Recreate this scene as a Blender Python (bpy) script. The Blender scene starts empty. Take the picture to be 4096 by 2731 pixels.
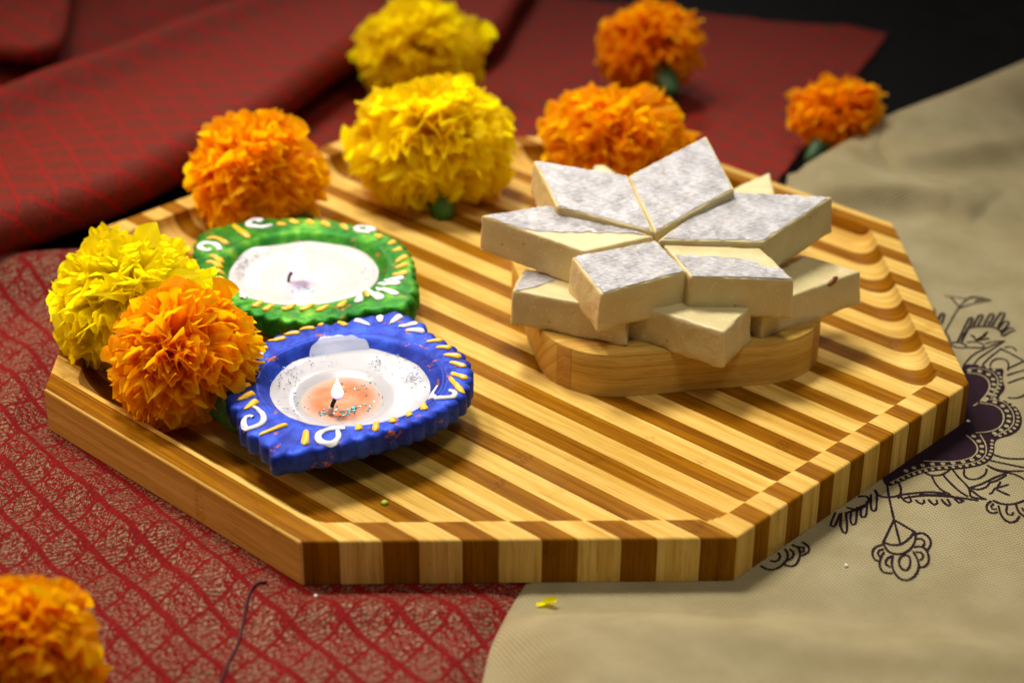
import bpy, bmesh, math, random
import numpy as np
from mathutils import Vector, Matrix, noise as mnoise

random.seed(7)
rng = np.random.default_rng(11)
CM = 0.01
S = bpy.context.scene

# ------------------------------------------------------------------ camera
# (positions are in centimetres here and become metres when linked)
CAM_C = np.array([-1.72024333, -60.35939923, 32.41091739])
CAM_F = np.array([0.02867391109764915, 0.879628837046612, -0.4747956569497968])
CAM_R = np.array([0.9995723311268532, -0.027960510017964978, 0.008565321077691802])
CAM_U = np.array([0.005741225304130187, 0.47483820288131856, 0.8800543843515848])
CAM_PX = 7693.793            # focal length in pixels of a 4096 wide picture
cam = bpy.data.cameras.new("camera")
cam.sensor_width = 36.0
cam.lens = CAM_PX / 4096 * 36
cam.clip_start = 0.02
cam.clip_end = 20
cam.dof.use_dof = True
cam.dof.focus_distance = 0.600
cam.dof.aperture_fstop = 8.5
cam_o = bpy.data.objects.new("camera", cam)
S.collection.objects.link(cam_o)
M = Matrix.Identity(4)
for i in range(3):
    M[i][0] = CAM_R[i]; M[i][1] = CAM_U[i]; M[i][2] = -CAM_F[i]; M[i][3] = CAM_C[i] * CM
cam_o.matrix_world = M
S.camera = cam_o

def at(px, py, z):
    """Point (cm) at height z seen at pixel px,py of the 4096 wide photograph (used to measure layout)."""
    v = CAM_F + CAM_R * (px - 2048) / CAM_PX - CAM_U * (py - 1365.5) / CAM_PX
    return CAM_C + v * ((z - CAM_C[2]) / v[2])

K = 4096 / 2352
def at6(px, py, z): return at(px * K, py * K, z)

def at_plane(px, py, p0, gx, gy):
    """Same, on the tilted plane z = p0z + gx (x-p0x) + gy (y-p0y)."""
    v = CAM_F + CAM_R * (px - 2048) / CAM_PX - CAM_U * (py - 1365.5) / CAM_PX
    n = np.array([-gx, -gy, 1.0])
    return CAM_C + v * (np.dot(np.array(p0) - CAM_C, n) / np.dot(v, n))

# ------------------------------------------------------------------ world + lamps + exposure
W = bpy.data.worlds.new("World"); S.world = W; W.use_nodes = True
W.node_tree.nodes["Background"].inputs[0].default_value = (1.0, 0.95, 0.88, 1)
W.node_tree.nodes["Background"].inputs[1].default_value = 0.115
S.view_settings.view_transform = 'Standard'
S.view_settings.look = 'None'
S.view_settings.exposure = 0.0
S.view_settings.gamma = 1.0
S.cycles.diffuse_bounces = 8
S.cycles.max_bounces = 14

def lamp(name, loc, aim, power, size, col, spread=180):
    d = bpy.data.lights.new(name, 'AREA'); d.shape = 'DISK'; d.size = size * CM
    d.energy = power * 0.155; d.color = col; d.spread = math.radians(spread)
    o = bpy.data.objects.new(name, d); S.collection.objects.link(o)
    o.location = Vector(loc) * CM
    o.rotation_euler = (Vector(aim) - Vector(loc)).to_track_quat('-Z', 'Y').to_euler()
    return o
lamp("ceiling_lamp", (-20, 46, 130), (0, -3, 0), 5.7, 34, (1, 0.96, 0.90), 36)
lamp("ceiling_lamp", (-60, 36, 122), (0, -3, 0), 2.6, 24, (1, 0.95, 0.88), 36)
lamp("ceiling_lamp", (8, 122, 86), (1, -4, 0), 1.6, 22, (1, 0.96, 0.92), 36)
lamp("ceiling_lamp", (30, -48, 138), (0, -3, 0), 1.6, 40, (1, 0.94, 0.86), 35)
lamp("warm_side_fill", (-78, 16, 30), (2, -2, 4), 3.1, 14, (1, 0.56, 0.30), 70)  # added unseen warm light, aimed to tint the sweets' left sides peach

# ------------------------------------------------------------------ material helpers
def mat(name):
    m = bpy.data.materials.new(name); m.use_nodes = True
    nt = m.node_tree
    return m, nt, nt.nodes["Principled BSDF"]
def nd(nt, t, **kw):
    n = nt.nodes.new(t)
    for k, v in kw.items():
        if k.startswith('i_'):
            key = k[2:]
            n.inputs[int(key) if key.isdigit() else key].default_value = v
        else: setattr(n, k, v)
    return n
def lk(nt, a, b): nt.links.new(a, b)
def mathn(nt, op, a, b=None, c=None, clamp=False):
    n = nt.nodes.new('ShaderNodeMath'); n.operation = op; n.use_clamp = clamp
    for i, x in enumerate((a, b, c)):
        if x is None: continue
        if isinstance(x, (int, float)): n.inputs[i].default_value = x
        else: lk(nt, x, n.inputs[i])
    return n.outputs[0]
def mapr(nt, x, a, b, c=0.0, d=1.0, smooth=True):
    n = nt.nodes.new('ShaderNodeMapRange'); n.interpolation_type = 'SMOOTHSTEP' if smooth else 'LINEAR'
    lk(nt, x, n.inputs[0])
    for i, v in enumerate((a, b, c, d)): n.inputs[i + 1].default_value = v
    return n.outputs[0]
def mix(nt, f, a, b, mode='MIX'):
    n = nt.nodes.new('ShaderNodeMix'); n.data_type = 'RGBA'; n.blend_type = mode
    for i, x in ((0, f), (6, a), (7, b)):
        if isinstance(x, (int, float)): n.inputs[i].default_value = x
        elif isinstance(x, tuple): n.inputs[i].default_value = x if len(x) == 4 else x + (1,)
        else: lk(nt, x, n.inputs[i])
    return n.outputs[2]
def noise(nt, vec, scale, detail=3, rough=0.55, dist=0.0):
    n = nd(nt, 'ShaderNodeTexNoise', i_Scale=scale, i_Detail=detail, i_Roughness=rough, i_Distortion=dist)
    if vec is not None: lk(nt, vec, n.inputs['Vector'])
    return n.outputs['Fac']
def mapping(nt, vec, scale=(1, 1, 1), rot=(0, 0, 0), loc=(0, 0, 0)):
    n = nd(nt, 'ShaderNodeMapping'); lk(nt, vec, n.inputs[0])
    n.inputs['Scale'].default_value = scale; n.inputs['Rotation'].default_value = rot; n.inputs['Location'].default_value = loc
    return n.outputs[0]
def bump(nt, h, strength, dist, bsdf, normal=None):
    n = nd(nt, 'ShaderNodeBump', i_Strength=strength, i_Distance=dist)
    lk(nt, h, n.inputs['Height'])
    if normal is not None: lk(nt, normal, n.inputs['Normal'])
    lk(nt, n.outputs[0], bsdf.inputs['Normal'])
    return n.outputs[0]
def uvn(nt): return nd(nt, 'ShaderNodeTexCoord').outputs['UV']
def objn(nt): return nd(nt, 'ShaderNodeTexCoord').outputs['Object']

def wood(name, c_lo, c_hi, c_dark, rough=0.52, knots=True, pores=1.0):
    """bamboo: UV x runs along the grain, y across (cm)"""
    m, nt, b = mat(name); uv = uvn(nt)
    s1 = noise(nt, mapping(nt, uv, (0.10, 3.2, 1)), 1.0, 4, 0.6, 0.3)
    s2 = noise(nt, mapping(nt, uv, (0.35, 16, 1)), 1.0, 4, 0.65)
    s3 = noise(nt, mapping(nt, uv, (1.6, 42, 1)), 1.0, 2, 0.5)
    col = mix(nt, mapr(nt, s1, 0.32, 0.68), c_lo, c_hi)
    col = mix(nt, mathn(nt, 'MULTIPLY', mapr(nt, s2, 0.48, 0.70), 0.75), col, c_dark)
    col = mix(nt, mathn(nt, 'MULTIPLY', mapr(nt, s3, 0.58, 0.74), 0.6 * pores), col, c_dark)
    if knots:
        # nodes of the cane: short band across the strip with darker broken fibres
        w = nd(nt, 'ShaderNodeTexNoise', i_Scale=1.0, i_Detail=1.0)
        lk(nt, mapping(nt, uv, (0.9, 0.25, 1)), w.inputs['Vector'])
        k = mapr(nt, w.outputs['Fac'], 0.66, 0.72)
        k2 = noise(nt, mapping(nt, uv, (5, 9, 1)), 1.0, 4, 0.7)
        kk = mathn(nt, 'MULTIPLY', k, mapr(nt, k2, 0.42, 0.62))
        col = mix(nt, mathn(nt, 'MULTIPLY', kk, 0.6), col, c_dark)
    oi = nd(nt, 'ShaderNodeObjectInfo').outputs['Random']
    col = mix(nt, mathn(nt, 'MULTIPLY', oi, 0.24), col, c_dark)
    lk(nt, col, b.inputs['Base Color'])
    b.inputs['Roughness'].default_value = rough
    rr = mapr(nt, s2, 0.3, 0.7, rough - 0.08, rough + 0.12); lk(nt, rr, b.inputs['Roughness'])
    b.inputs['Specular IOR Level'].default_value = 0.035
    bump(nt, mathn(nt, 'ADD', s2, mathn(nt, 'MULTIPLY', s3, 0.6)), 0.18, 0.0004, b)
    return m

M_LIGHT = wood("pale_bamboo", (0.60, 0.360, 0.070), (0.78, 0.515, 0.140), (0.38, 0.18, 0.014))
M_DARK = wood("carbonised_bamboo", (0.20, 0.068, 0.001), (0.34, 0.135, 0.002), (0.10, 0.030, 0.001))
M_RING = wood("bamboo_ring_wood", (0.52, 0.315, 0.060), (0.65, 0.42, 0.10), (0.30, 0.145, 0.016), 0.52, True, 2.0)
M_RING2 = wood("bamboo_ring_wood_warm", (0.44, 0.23, 0.045), (0.54, 0.31, 0.075), (0.28, 0.12, 0.015), 0.45, False, 1.6)

def kaju_mat():
    m, nt, b = mat("cashew_paste"); o = objn(nt)
    n1 = noise(nt, o, 60, 3); n2 = noise(nt, o, 420, 3, 0.6)
    v = nd(nt, 'ShaderNodeTexVoronoi', i_Scale=420.0); lk(nt, o, v.inputs['Vector'])
    oi = nd(nt, 'ShaderNodeObjectInfo').outputs['Random']
    c = mix(nt, mapr(nt, n1, 0.3, 0.7), (0.53, 0.43, 0.19), (0.63, 0.535, 0.27))
    c = mix(nt, mathn(nt, 'MULTIPLY', mapr(nt, v.outputs['Distance'], 0.22, 0.06), 0.5), c, (0.82, 0.74, 0.50))
    v2 = nd(nt, 'ShaderNodeTexVoronoi', i_Scale=110.0); lk(nt, o, v2.inputs['Vector'])
    c = mix(nt, mathn(nt, 'MULTIPLY', mapr(nt, v2.outputs['Distance'], 0.075, 0.04), 0.7), c, (0.30, 0.15, 0.04))
    c = mix(nt, mathn(nt, 'MULTIPLY', oi, 0.25), c, (0.66, 0.50, 0.22))
    lk(nt, c, b.inputs['Base Color'])
    b.inputs['Roughness'].default_value = 0.5
    b.inputs['Subsurface Weight'].default_value = 0.25
    b.inputs['Subsurface Radius'].default_value = (1, 0.7, 0.35)
    b.inputs['Subsurface Scale'].default_value = 0.002
    bump(nt, mathn(nt, 'ADD', n2, mathn(nt, 'MULTIPLY', n1, 0.6)), 0.6, 0.0005, b)
    return m
M_KAJU = kaju_mat()

def foil_mat():
    m, nt, b = mat("silver_leaf"); uv = uvn(nt)
    a = noise(nt, mapping(nt, uv, (1.6, 6, 1), (0, 0, 0.35)), 1.0, 5, 0.62, 0.6)
    f = noise(nt, uv, 14, 5, 0.7, 0.4)
    st = noise(nt, mapping(nt, uv, (5, 30, 1), (0, 0, 0.35)), 1.0, 3, 0.6, 0.6)
    sc = noise(nt, uv, 2.2, 3, 0.6, 1.5)
    fine = noise(nt, mapping(nt, uv, (4, 34, 1), (0, 0, 0.5)), 1.0, 4, 0.65, 0.3)
    low = noise(nt, uv, 1.3, 2, 0.5)
    c = mix(nt, mapr(nt, mathn(nt, 'ADD', mathn(nt, 'MULTIPLY', fine, 0.75), mathn(nt, 'MULTIPLY', low, 0.25)), 0.36, 0.62), (0.27, 0.252, 0.248), (0.72, 0.70, 0.70))
    # thin worn cracks where the sweet shows
    w = nd(nt, 'ShaderNodeTexNoise', i_Scale=3.2, i_Detail=5.0, i_Roughness=0.7, i_Distortion=1.2); lk(nt, uv, w.inputs['Vector'])
    crack = mathn(nt, 'MULTIPLY', mapr(nt, mathn(nt, 'ABSOLUTE', mathn(nt, 'SUBTRACT', w.outputs['Fac'], 0.5)), 0.012, 0.004), mapr(nt, sc, 0.54, 0.62))
    bare = mathn(nt, 'MAXIMUM', crack, mathn(nt, 'MULTIPLY', mapr(nt, sc, 0.66, 0.69), mapr(nt, f, 0.48, 0.54)))
    c = mix(nt, bare, c, (0.55, 0.44, 0.20))
    lk(nt, c, b.inputs['Base Color'])
    lk(nt, mathn(nt, 'MULTIPLY', mathn(nt, 'SUBTRACT', 1.0, bare), 0.88), b.inputs['Metallic'])
    lk(nt, mapr(nt, fine, 0.3, 0.7, 0.27, 0.56), b.inputs['Roughness'])
    h = mathn(nt, 'ADD', mathn(nt, 'MULTIPLY', low, 1.5), mathn(nt, 'ADD', mathn(nt, 'MULTIPLY', fine, 1.3), mathn(nt, 'MULTIPLY', st, 0.3)))
    bump(nt, h, 0.60, 0.0009, b)
    return m
M_FOIL = foil_mat()

def clay_mat(name, c1, c2, worn, gold=None):
    m, nt, b = mat(name); o = objn(nt)
    n1 = noise(nt, o, 90, 4, 0.6); n2 = noise(nt, o, 700, 3)
    c = mix(nt, mapr(nt, n1, 0.35, 0.65), c1, c2)
    ge = nd(nt, 'ShaderNodeNewGeometry').outputs['Pointiness']
    n3 = noise(nt, o, 210, 4, 0.7)
    c = mix(nt, mathn(nt, 'MULTIPLY', mapr(nt, n3, 0.61, 0.66), 0.9), c, worn)
    br = noise(nt, mapping(nt, o, (500, 120, 300), (0, 0, 0.6)), 1.0, 3, 0.6)
    c = mix(nt, mathn(nt, 'MULTIPLY', mapr(nt, br, 0.5, 0.7), 0.45), c, c1)
    if gold: c = mix(nt, mathn(nt, 'MULTIPLY', mapr(nt, n1, 0.48, 0.66), 0.5), c, gold)
    lk(nt, c, b.inputs['Base Color'])
    b.inputs['Roughness'].default_value = 0.5
    b.inputs['Specular IOR Level'].default_value = 0.2
    b.inputs['Metallic'].default_value = 0.38
    bump(nt, mathn(nt, 'ADD', mathn(nt, 'ADD', n2, n3), br), 0.3, 0.0004, b)
    return m
M_BLUE = clay_mat("blue_metallic_paint", (0.010, 0.028, 0.28), (0.028, 0.080, 0.58), (0.40, 0.12, 0.04))
M_GREEN = clay_mat("green_metallic_paint", (0.008, 0.125, 0.008), (0.06, 0.32, 0.015), (0.36, 0.15, 0.04), (0.24, 0.44, 0.03))

def plain(name, col, rough=0.5, **kw):
    m, nt, b = mat(name); o = objn(nt)
    n = noise(nt, o, 160, 3)
    lk(nt, mix(nt, mapr(nt, n, 0.3, 0.7), tuple(x * 0.88 for x in col), tuple(min(1, x * 1.06) for x in col)), b.inputs['Base Color'])
    b.inputs['Roughness'].default_value = rough
    for k, v in kw.items(): b.inputs[k.replace('_', ' ')].default_value = v
    return m
M_YDAB = plain("yellow_paint", (0.90, 0.50, 0.015), 0.35)
M_WDAB = plain("white_paint", (0.83, 0.83, 0.85), 0.35)
M_GDAB = plain("gold_paint", (0.62, 0.40, 0.06), 0.3, Metallic=0.5)
M_WICK = plain("charred_wick", (0.03, 0.022, 0.02), 0.9)
M_WICK2 = plain("waxed_wick", (0.65, 0.45, 0.32), 0.5)
M_STEM = plain("green_stem", (0.035, 0.13, 0.012), 0.5)
M_STEM2 = plain("dark_green_stem", (0.02, 0.085, 0.018), 0.5)
M_CRUMB = plain("pale_crumb", (0.75, 0.72, 0.62), 0.7)
M_GCRUMB = plain("green_crumb", (0.35, 0.50, 0.04), 0.7)
M_NUT = plain("nut_skin", (0.26, 0.09, 0.025), 0.6)
M_THREAD = plain("dark_thread", (0.06, 0.004, 0.008), 0.8)
M_INK = plain("mehndi_ink", (0.022, 0.011, 0.016), 0.9, Specular_IOR_Level=0.03)

def wax_mat(name, col):
    m, nt, b = mat(name)
    n = noise(nt, objn(nt), 60, 2)
    lk(nt, mix(nt, mapr(nt, n, 0.3, 0.7), tuple(x * 0.97 for x in col), col), b.inputs['Base Color'])
    b.inputs['Roughness'].default_value = 0.28
    b.inputs['Subsurface Weight'].default_value = 0.5
    b.inputs['Subsurface Radius'].default_value = (1, 0.6, 0.4)
    b.inputs['Subsurface Scale'].default_value = 0.003
    bump(nt, n, 0.2, 0.001, b)
    return m
M_WAX = wax_mat("white_wax", (0.58, 0.54, 0.53))
M_WAXB = wax_mat("blue_white_wax", (0.51, 0.485, 0.49))
M_WAXTHIN = wax_mat("thin_wax_film", (0.50, 0.54, 0.72))
def pool_mat():
    m, nt, b = mat("molten_wax"); o = objn(nt)
    n = noise(nt, mapping(nt, o, (90, 120, 1), (0, 0, 0.5)), 1.0, 2, 0.5, 0.6)
    sx = nd(nt, 'ShaderNodeSeparateXYZ'); lk(nt, uvn(nt), sx.inputs[0])
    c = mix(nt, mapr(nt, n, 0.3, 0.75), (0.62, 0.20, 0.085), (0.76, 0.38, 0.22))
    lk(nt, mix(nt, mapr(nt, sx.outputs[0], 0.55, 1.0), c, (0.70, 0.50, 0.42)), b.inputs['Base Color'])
    b.inputs['Subsurface Weight'].default_value = 0.3; b.inputs['Subsurface Scale'].default_value = 0.004
    b.inputs['Roughness'].default_value = 0.06
    b.inputs['Specular IOR Level'].default_value = 0.6
    return m
M_POOL = pool_mat()
def glit_mat(name, col):
    m, nt, b = mat(name)
    b.inputs['Base Color'].default_value = col + (1,); b.inputs['Metallic'].default_value = 0.7; b.inputs['Roughness'].default_value = 0.25
    return m
M_GLIT = glit_mat("blue_glitter", (0.008, 0.05, 0.14))
M_GLIT2 = glit_mat("teal_glitter", (0.02, 0.38, 0.42))

def flame_mat(name, s_top, s_base):
    m, nt, b = mat(name); nt.nodes.remove(b)
    out = nt.nodes["Material Output"]
    z = nd(nt, 'ShaderNodeSeparateXYZ'); lk(nt, nd(nt, 'ShaderNodeTexCoord').outputs['Generated'], z.inputs[0])
    e = nd(nt, 'ShaderNodeEmission')
    lk(nt, mix(nt, mapr(nt, z.outputs[2], 0.12, 0.38), (0.45, 0.35, 1.0), (1.0, 0.66, 0.36)), e.inputs[0])
    lk(nt, mapr(nt, z.outputs[2], 0.10, 0.40, s_base, s_top), e.inputs[1])
    lk(nt, e.outputs[0], out.inputs[0])
    return m
M_FLAME = flame_mat("flame_glow", 6.5, 0.9)
M_FLAME2 = flame_mat("flame_glow_bright", 12, 4)

def petal_mat(name, base, tip, deep, trans):
    m, nt, b = mat(name); uv = uvn(nt)
    sx = nd(nt, 'ShaderNodeSeparateXYZ'); lk(nt, uv, sx.inputs[0])
    oi = nd(nt, 'ShaderNodeObjectInfo').outputs['Random']
    vein = noise(nt, mapping(nt, uv, (14, 1.5, 1)), 1.0, 2)
    c = mix(nt, mapr(nt, sx.outputs[1], 0.05, 0.65), deep, base)
    c = mix(nt, mathn(nt, 'MULTIPLY', mapr(nt, sx.outputs[1], 0.70, 1.0), 0.8), c, tip)
    c = mix(nt, mathn(nt, 'MULTIPLY', oi, 0.15), c, deep)
    c = mix(nt, mathn(nt, 'MULTIPLY', vein, 0.25), c, deep)
    lk(nt, c, b.inputs['Base Color'])
    b.inputs['Roughness'].default_value = 0.6
    b.inputs['Specular IOR Level'].default_value = 0.12
    t = nd(nt, 'ShaderNodeBsdfTranslucent'); lk(nt, c, t.inputs[0])
    ms = nd(nt, 'ShaderNodeMixShader'); ms.inputs[0].default_value = trans
    lk(nt, b.outputs[0], ms.inputs[1]); lk(nt, t.outputs[0], ms.inputs[2])
    lk(nt, ms.outputs[0], nt.nodes["Material Output"].inputs[0])
    bump(nt, vein, 0.25, 0.0005, b)
    return m
PETAL = {
 'yellow': petal_mat("yellow_petal", (0.98, 0.84, 0.002), (0.99, 0.90, 0.006), (0.97, 0.68, 0.001), 0.74),
 'lemon': petal_mat("lemon_petal", (0.97, 0.90, 0.003), (0.99, 0.94, 0.010), (0.95, 0.74, 0.001), 0.74),
 'orange': petal_mat("orange_petal", (0.99, 0.56, 0.002), (0.99, 0.64, 0.004), (0.98, 0.42, 0.001), 0.74),
 'deep': petal_mat("deep_orange_petal", (0.98, 0.46, 0.002), (0.98, 0.54, 0.004), (0.95, 0.32, 0.001), 0.70)}

def brocade_mat(name, g_lo, g_hi, metal, r_lo, r_hi, fill=0.0):
    """red silk with thread motifs in a diamond lattice; UV in cm"""
    m, nt, b = mat(name); uv = uvn(nt)
    sp = nd(nt, 'ShaderNodeSeparateXYZ'); lk(nt, uv, sp.inputs[0]); x, y = sp.outputs[0], sp.outputs[1]
    def lin(a, c): return mathn(nt, 'ADD', mathn(nt, 'MULTIPLY', x, a), mathn(nt, 'MULTIPLY', y, c))
    wob = mathn(nt, 'MULTIPLY', mathn(nt, 'SUBTRACT', noise(nt, uv, 0.3, 2), 0.5), 0.40)
    p = mathn(nt, 'ADD', lin(math.sin(math.radians(53)) / 1.28, math.cos(math.radians(53)) / 1.28), wob)   # across the long lines
    q = mathn(nt, 'ADD', lin(-math.sin(math.radians(58)) / 1.22, math.cos(math.radians(58)) / 1.22), wob)
    fp = mathn(nt, 'FRACT', p); fq = mathn(nt, 'FRACT', q)
    ip = mathn(nt, 'FLOOR', p); iq = mathn(nt, 'FLOOR', q)
    cp = mathn(nt, 'ABSOLUTE', mathn(nt, 'SUBTRACT', fp, 0.5)); cq = mathn(nt, 'ABSOLUTE', mathn(nt, 'SUBTRACT', fq, 0.5))
    cell = mathn(nt, 'MULTIPLY', mapr(nt, cp, 0.435, 0.405), mapr(nt, cq, 0.468, 0.445))
    odd = mathn(nt, 'FRACT', mathn(nt, 'MULTIPLY', mathn(nt, 'ADD', ip, iq), 0.5))
    odd = mathn(nt, 'GREATER_THAN', mathn(nt, 'ABSOLUTE', odd), 0.25)
    # motif A: four-fold curls
    cv = nd(nt, 'ShaderNodeCombineXYZ'); lk(nt, cp, cv.inputs[0]); lk(nt, cq, cv.inputs[1])
    na = noise(nt, cv.outputs[0], 5.5, 1.0, 0.5, 0.8)
    ma = mapr(nt, mathn(nt, 'ABSOLUTE', mathn(nt, 'SUBTRACT', mathn(nt, 'FRACT', mathn(nt, 'MULTIPLY', na, 3.4)), 0.5)), 0.16, 0.22)
    # motif B: striped leaf fans and small curls
    fv = nd(nt, 'ShaderNodeCombineXYZ'); lk(nt, fp, fv.inputs[0]); lk(nt, fq, fv.inputs[1])
    nb = noise(nt, fv.outputs[0], 5.5, 1.0, 0.5, 0.9)
    hatch = mapr(nt, mathn(nt, 'FRACT', mathn(nt, 'MULTIPLY', mathn(nt, 'ADD', mathn(nt, 'ADD', fp, mathn(nt, 'MULTIPLY', fq, 1.5)), mathn(nt, 'MULTIPLY', nb, 0.35)), 5.0)), 0.70, 0.56)
    gap = mapr(nt, mathn(nt, 'ABSOLUTE', mathn(nt, 'SUBTRACT', mathn(nt, 'FRACT', mathn(nt, 'MULTIPLY', nb, 2.6)), 0.5)), 0.08, 0.14)
    half = mapr(nt, mathn(nt, 'SUBTRACT', fp, mathn(nt, 'MULTIPLY', nb, 0.9)), -0.02, 0.02)
    nb2 = noise(nt, fv.outputs[0], 4.5, 1.0, 0.5, 0.8)
    curl = mapr(nt, mathn(nt, 'ABSOLUTE', mathn(nt, 'SUBTRACT', mathn(nt, 'FRACT', mathn(nt, 'MULTIPLY', nb2, 3.0)), 0.5)), 0.15, 0.21)
    mb = mathn(nt, 'MULTIPLY', gap, mathn(nt, 'ADD', mathn(nt, 'MULTIPLY', curl, half), mathn(nt, 'MULTIPLY', hatch, mathn(nt, 'SUBTRACT', 1.0, half))))
    mot = mathn(nt, 'ADD', mathn(nt, 'MULTIPLY', ma, odd), mathn(nt, 'MULTIPLY', mb, mathn(nt, 'SUBTRACT', 1.0, odd)))
    # woven threads
    t1 = mathn(nt, 'SINE', mathn(nt, 'MULTIPLY', lin(math.cos(math.radians(20)), math.sin(math.radians(20))), 2 * math.pi / 0.045))
    t2 = mathn(nt, 'SINE', mathn(nt, 'MULTIPLY', lin(-math.sin(math.radians(20)), math.cos(math.radians(20))), 2 * math.pi / 0.06))
    tn = noise(nt, uv, 9, 3)
    gold = mathn(nt, 'MULTIPLY', mathn(nt, 'MULTIPLY', cell, mot), mapr(nt, mathn(nt, 'ADD', t1, mathn(nt, 'MULTIPLY', tn, 1.6)), -0.5, 0.7, 0.45, 1.0))
    if fill: gold = mathn(nt, 'MAXIMUM', gold, mathn(nt, 'MULTIPLY', cell, fill))
    red = mix(nt, mapr(nt, tn, 0.3, 0.7), r_lo, r_hi)
    gc = mix(nt, mapr(nt, tn, 0.35, 0.7), g_lo, g_hi)
    c = mix(nt, mathn(nt, 'MULTIPLY', gold, 0.92), red, gc)
    lk(nt, c, b.inputs['Base Color'])
    lk(nt, mapr(nt, gold, 0, 1, 0.75, 0.55), b.inputs['Roughness'])
    lk(nt, mathn(nt, 'MULTIPLY', gold, metal), b.inputs['Metallic'])
    b.inputs['Sheen Weight'].default_value = 0.0
    b.inputs['Sheen Tint'].default_value = (1, 0.35, 0.3, 1)
    b.inputs['Specular IOR Level'].default_value = 0.08
    h = mathn(nt, 'ADD', mathn(nt, 'MULTIPLY', gold, 0.8), mathn(nt, 'ADD', mathn(nt, 'MULTIPLY', t1, 0.15), mathn(nt, 'MULTIPLY', t2, 0.15)))
    bump(nt, h, 0.45, 0.0005, b)
    return m
M_RED = brocade_mat("red_brocade", (0.085, 0.048, 0.026), (0.34, 0.220, 0.125), 0.5, (0.115, 0.0025, 0.0025), (0.230, 0.006, 0.0055))
M_RED2 = brocade_mat("red_brocade_brown", (0.055, 0.014, 0.006), (0.125, 0.038, 0.016), 0.0, (0.190, 0.0065, 0.0045), (0.330, 0.013, 0.008), 0.5)  # same weave, brighter red ground with dark brown motifs instead of gold

def net_mat():
    m, nt, b = mat("beige_net_cloth"); uv = uvn(nt)
    sp = nd(nt, 'ShaderNodeSeparateXYZ'); lk(nt, mapping(nt, uv, (1, 1, 1), (0, 0, math.radians(24))), sp.inputs[0])
    wx = mathn(nt, 'SINE', mathn(nt, 'MULTIPLY', sp.outputs[0], 2 * math.pi / 0.155))
    wy = mathn(nt, 'SINE', mathn(nt, 'MULTIPLY', sp.outputs[1], 2 * math.pi / 0.150))
    h = mathn(nt, 'MULTIPLY', wx, wy)
    hole = mapr(nt, h, 0.30, 0.85)
    n = noise(nt, uv, 0.6, 3); n2 = noise(nt, uv, 24, 3)
    fade = mapr(nt, noise(nt, uv, 0.16, 2), 0.3, 0.55, 0.5, 1.0)
    c = mix(nt, mapr(nt, n, 0.3, 0.7), (0.275, 0.224, 0.108), (0.345, 0.287, 0.152))
    c = mix(nt, mathn(nt, 'MULTIPLY', n2, 0.25), c, (0.44, 0.35, 0.16))
    c = mix(nt, mathn(nt, 'MULTIPLY', mathn(nt, 'MULTIPLY', hole, fade), 0.8), c, (0.12, 0.075, 0.022))
    lk(nt, c, b.inputs['Base Color'])
    b.inputs['Roughness'].default_value = 0.72
    b.inputs['Specular IOR Level'].default_value = 0.25
    b.inputs['Sheen Weight'].default_value = 0.0
    bump(nt, mathn(nt, 'MULTIPLY', h, -1.0), 0.38, 0.0006, b)
    return m
M_NET = net_mat()
def table_mat():
    m, nt, b = mat("black_table"); o = objn(nt)
    n = noise(nt, o, 40, 3)
    lk(nt, mix(nt, n, (0.0022, 0.002, 0.0022), (0.0045, 0.004, 0.004)), b.inputs['Base Color'])
    lk(nt, mapr(nt, n, 0.3, 0.7, 0.35, 0.5), b.inputs['Roughness'])
    b.inputs['Specular IOR Level'].default_value = 0.02
    return m
M_TABLE = table_mat()

# ------------------------------------------------------------------ object helpers
def root(name, loc, label, cat, group=None):
    o = bpy.data.objects.new(name, None); o.empty_display_size = 0.01
    S.collection.objects.link(o); o.location = Vector(loc) * CM
    o['label'] = label; o['category'] = cat
    if group: o['group'] = group
    return o
def mesh_obj(name, verts, faces, material, parent=None, uvs=None, smooth=True, loc=None, label=None, kind=None):
    """verts in world cm; stored relative to parent's root location"""
    v = np.asarray(verts, float)
    base = np.zeros(3)
    p = parent
    while p is not None:
        base = base + np.array(p.location) / CM; p = p.parent
    if loc is not None: base = base + np.array(loc, float) - (base if parent is None else 0) if parent is None else np.array(loc, float)
    me = bpy.data.meshes.new(name)
    me.from_pydata(((v - base) * CM).tolist(), [], faces)
    if smooth: me.polygons.foreach_set('use_smooth', [True] * len(me.polygons))
    if uvs is not None:
        l = me.uv_layers.new(name="UVMap")
        uv = np.asarray(uvs, float)
        idx = np.empty(len(me.loops), int); me.loops.foreach_get('vertex_index', idx)
        if len(uv) == len(v): l.data.foreach_set('uv', uv[idx].ravel())
        else: l.data.foreach_set('uv', uv.ravel())
    me.materials.append(material); me.update()
    o = bpy.data.objects.new(name, me); S.collection.objects.link(o)
    if parent is not None:
        o.parent = parent
        if loc is not None:
            pb = np.zeros(3); p = parent
            while p is not None: pb = pb + np.array(p.location) / CM; p = p.parent
            o.location = Vector((np.array(loc) - pb) * CM)
    elif loc is not None: o.location = Vector(loc) * CM
    if label: o['label'] = label
    if kind: o['kind'] = kind
    return o
def grid_faces(nu, nv, wrap_u=False):
    """vertex index = i*nv + j , i in nu, j in nv"""
    f = []
    for i in range(nu if wrap_u else nu - 1):
        a = i * nv; b = ((i + 1) % nu) * nv
        for j in range(nv - 1): f.append((a + j, b + j, b + j + 1, a + j + 1))
    return f
def smoothstep(a, b, x):
    t = np.clip((np.asarray(x, float) - a) / (b - a), 0, 1); return t * t * (3 - 2 * t)
def n3(x, y, z=0.0): return mnoise.noise(Vector((x, y, z)))
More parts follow.
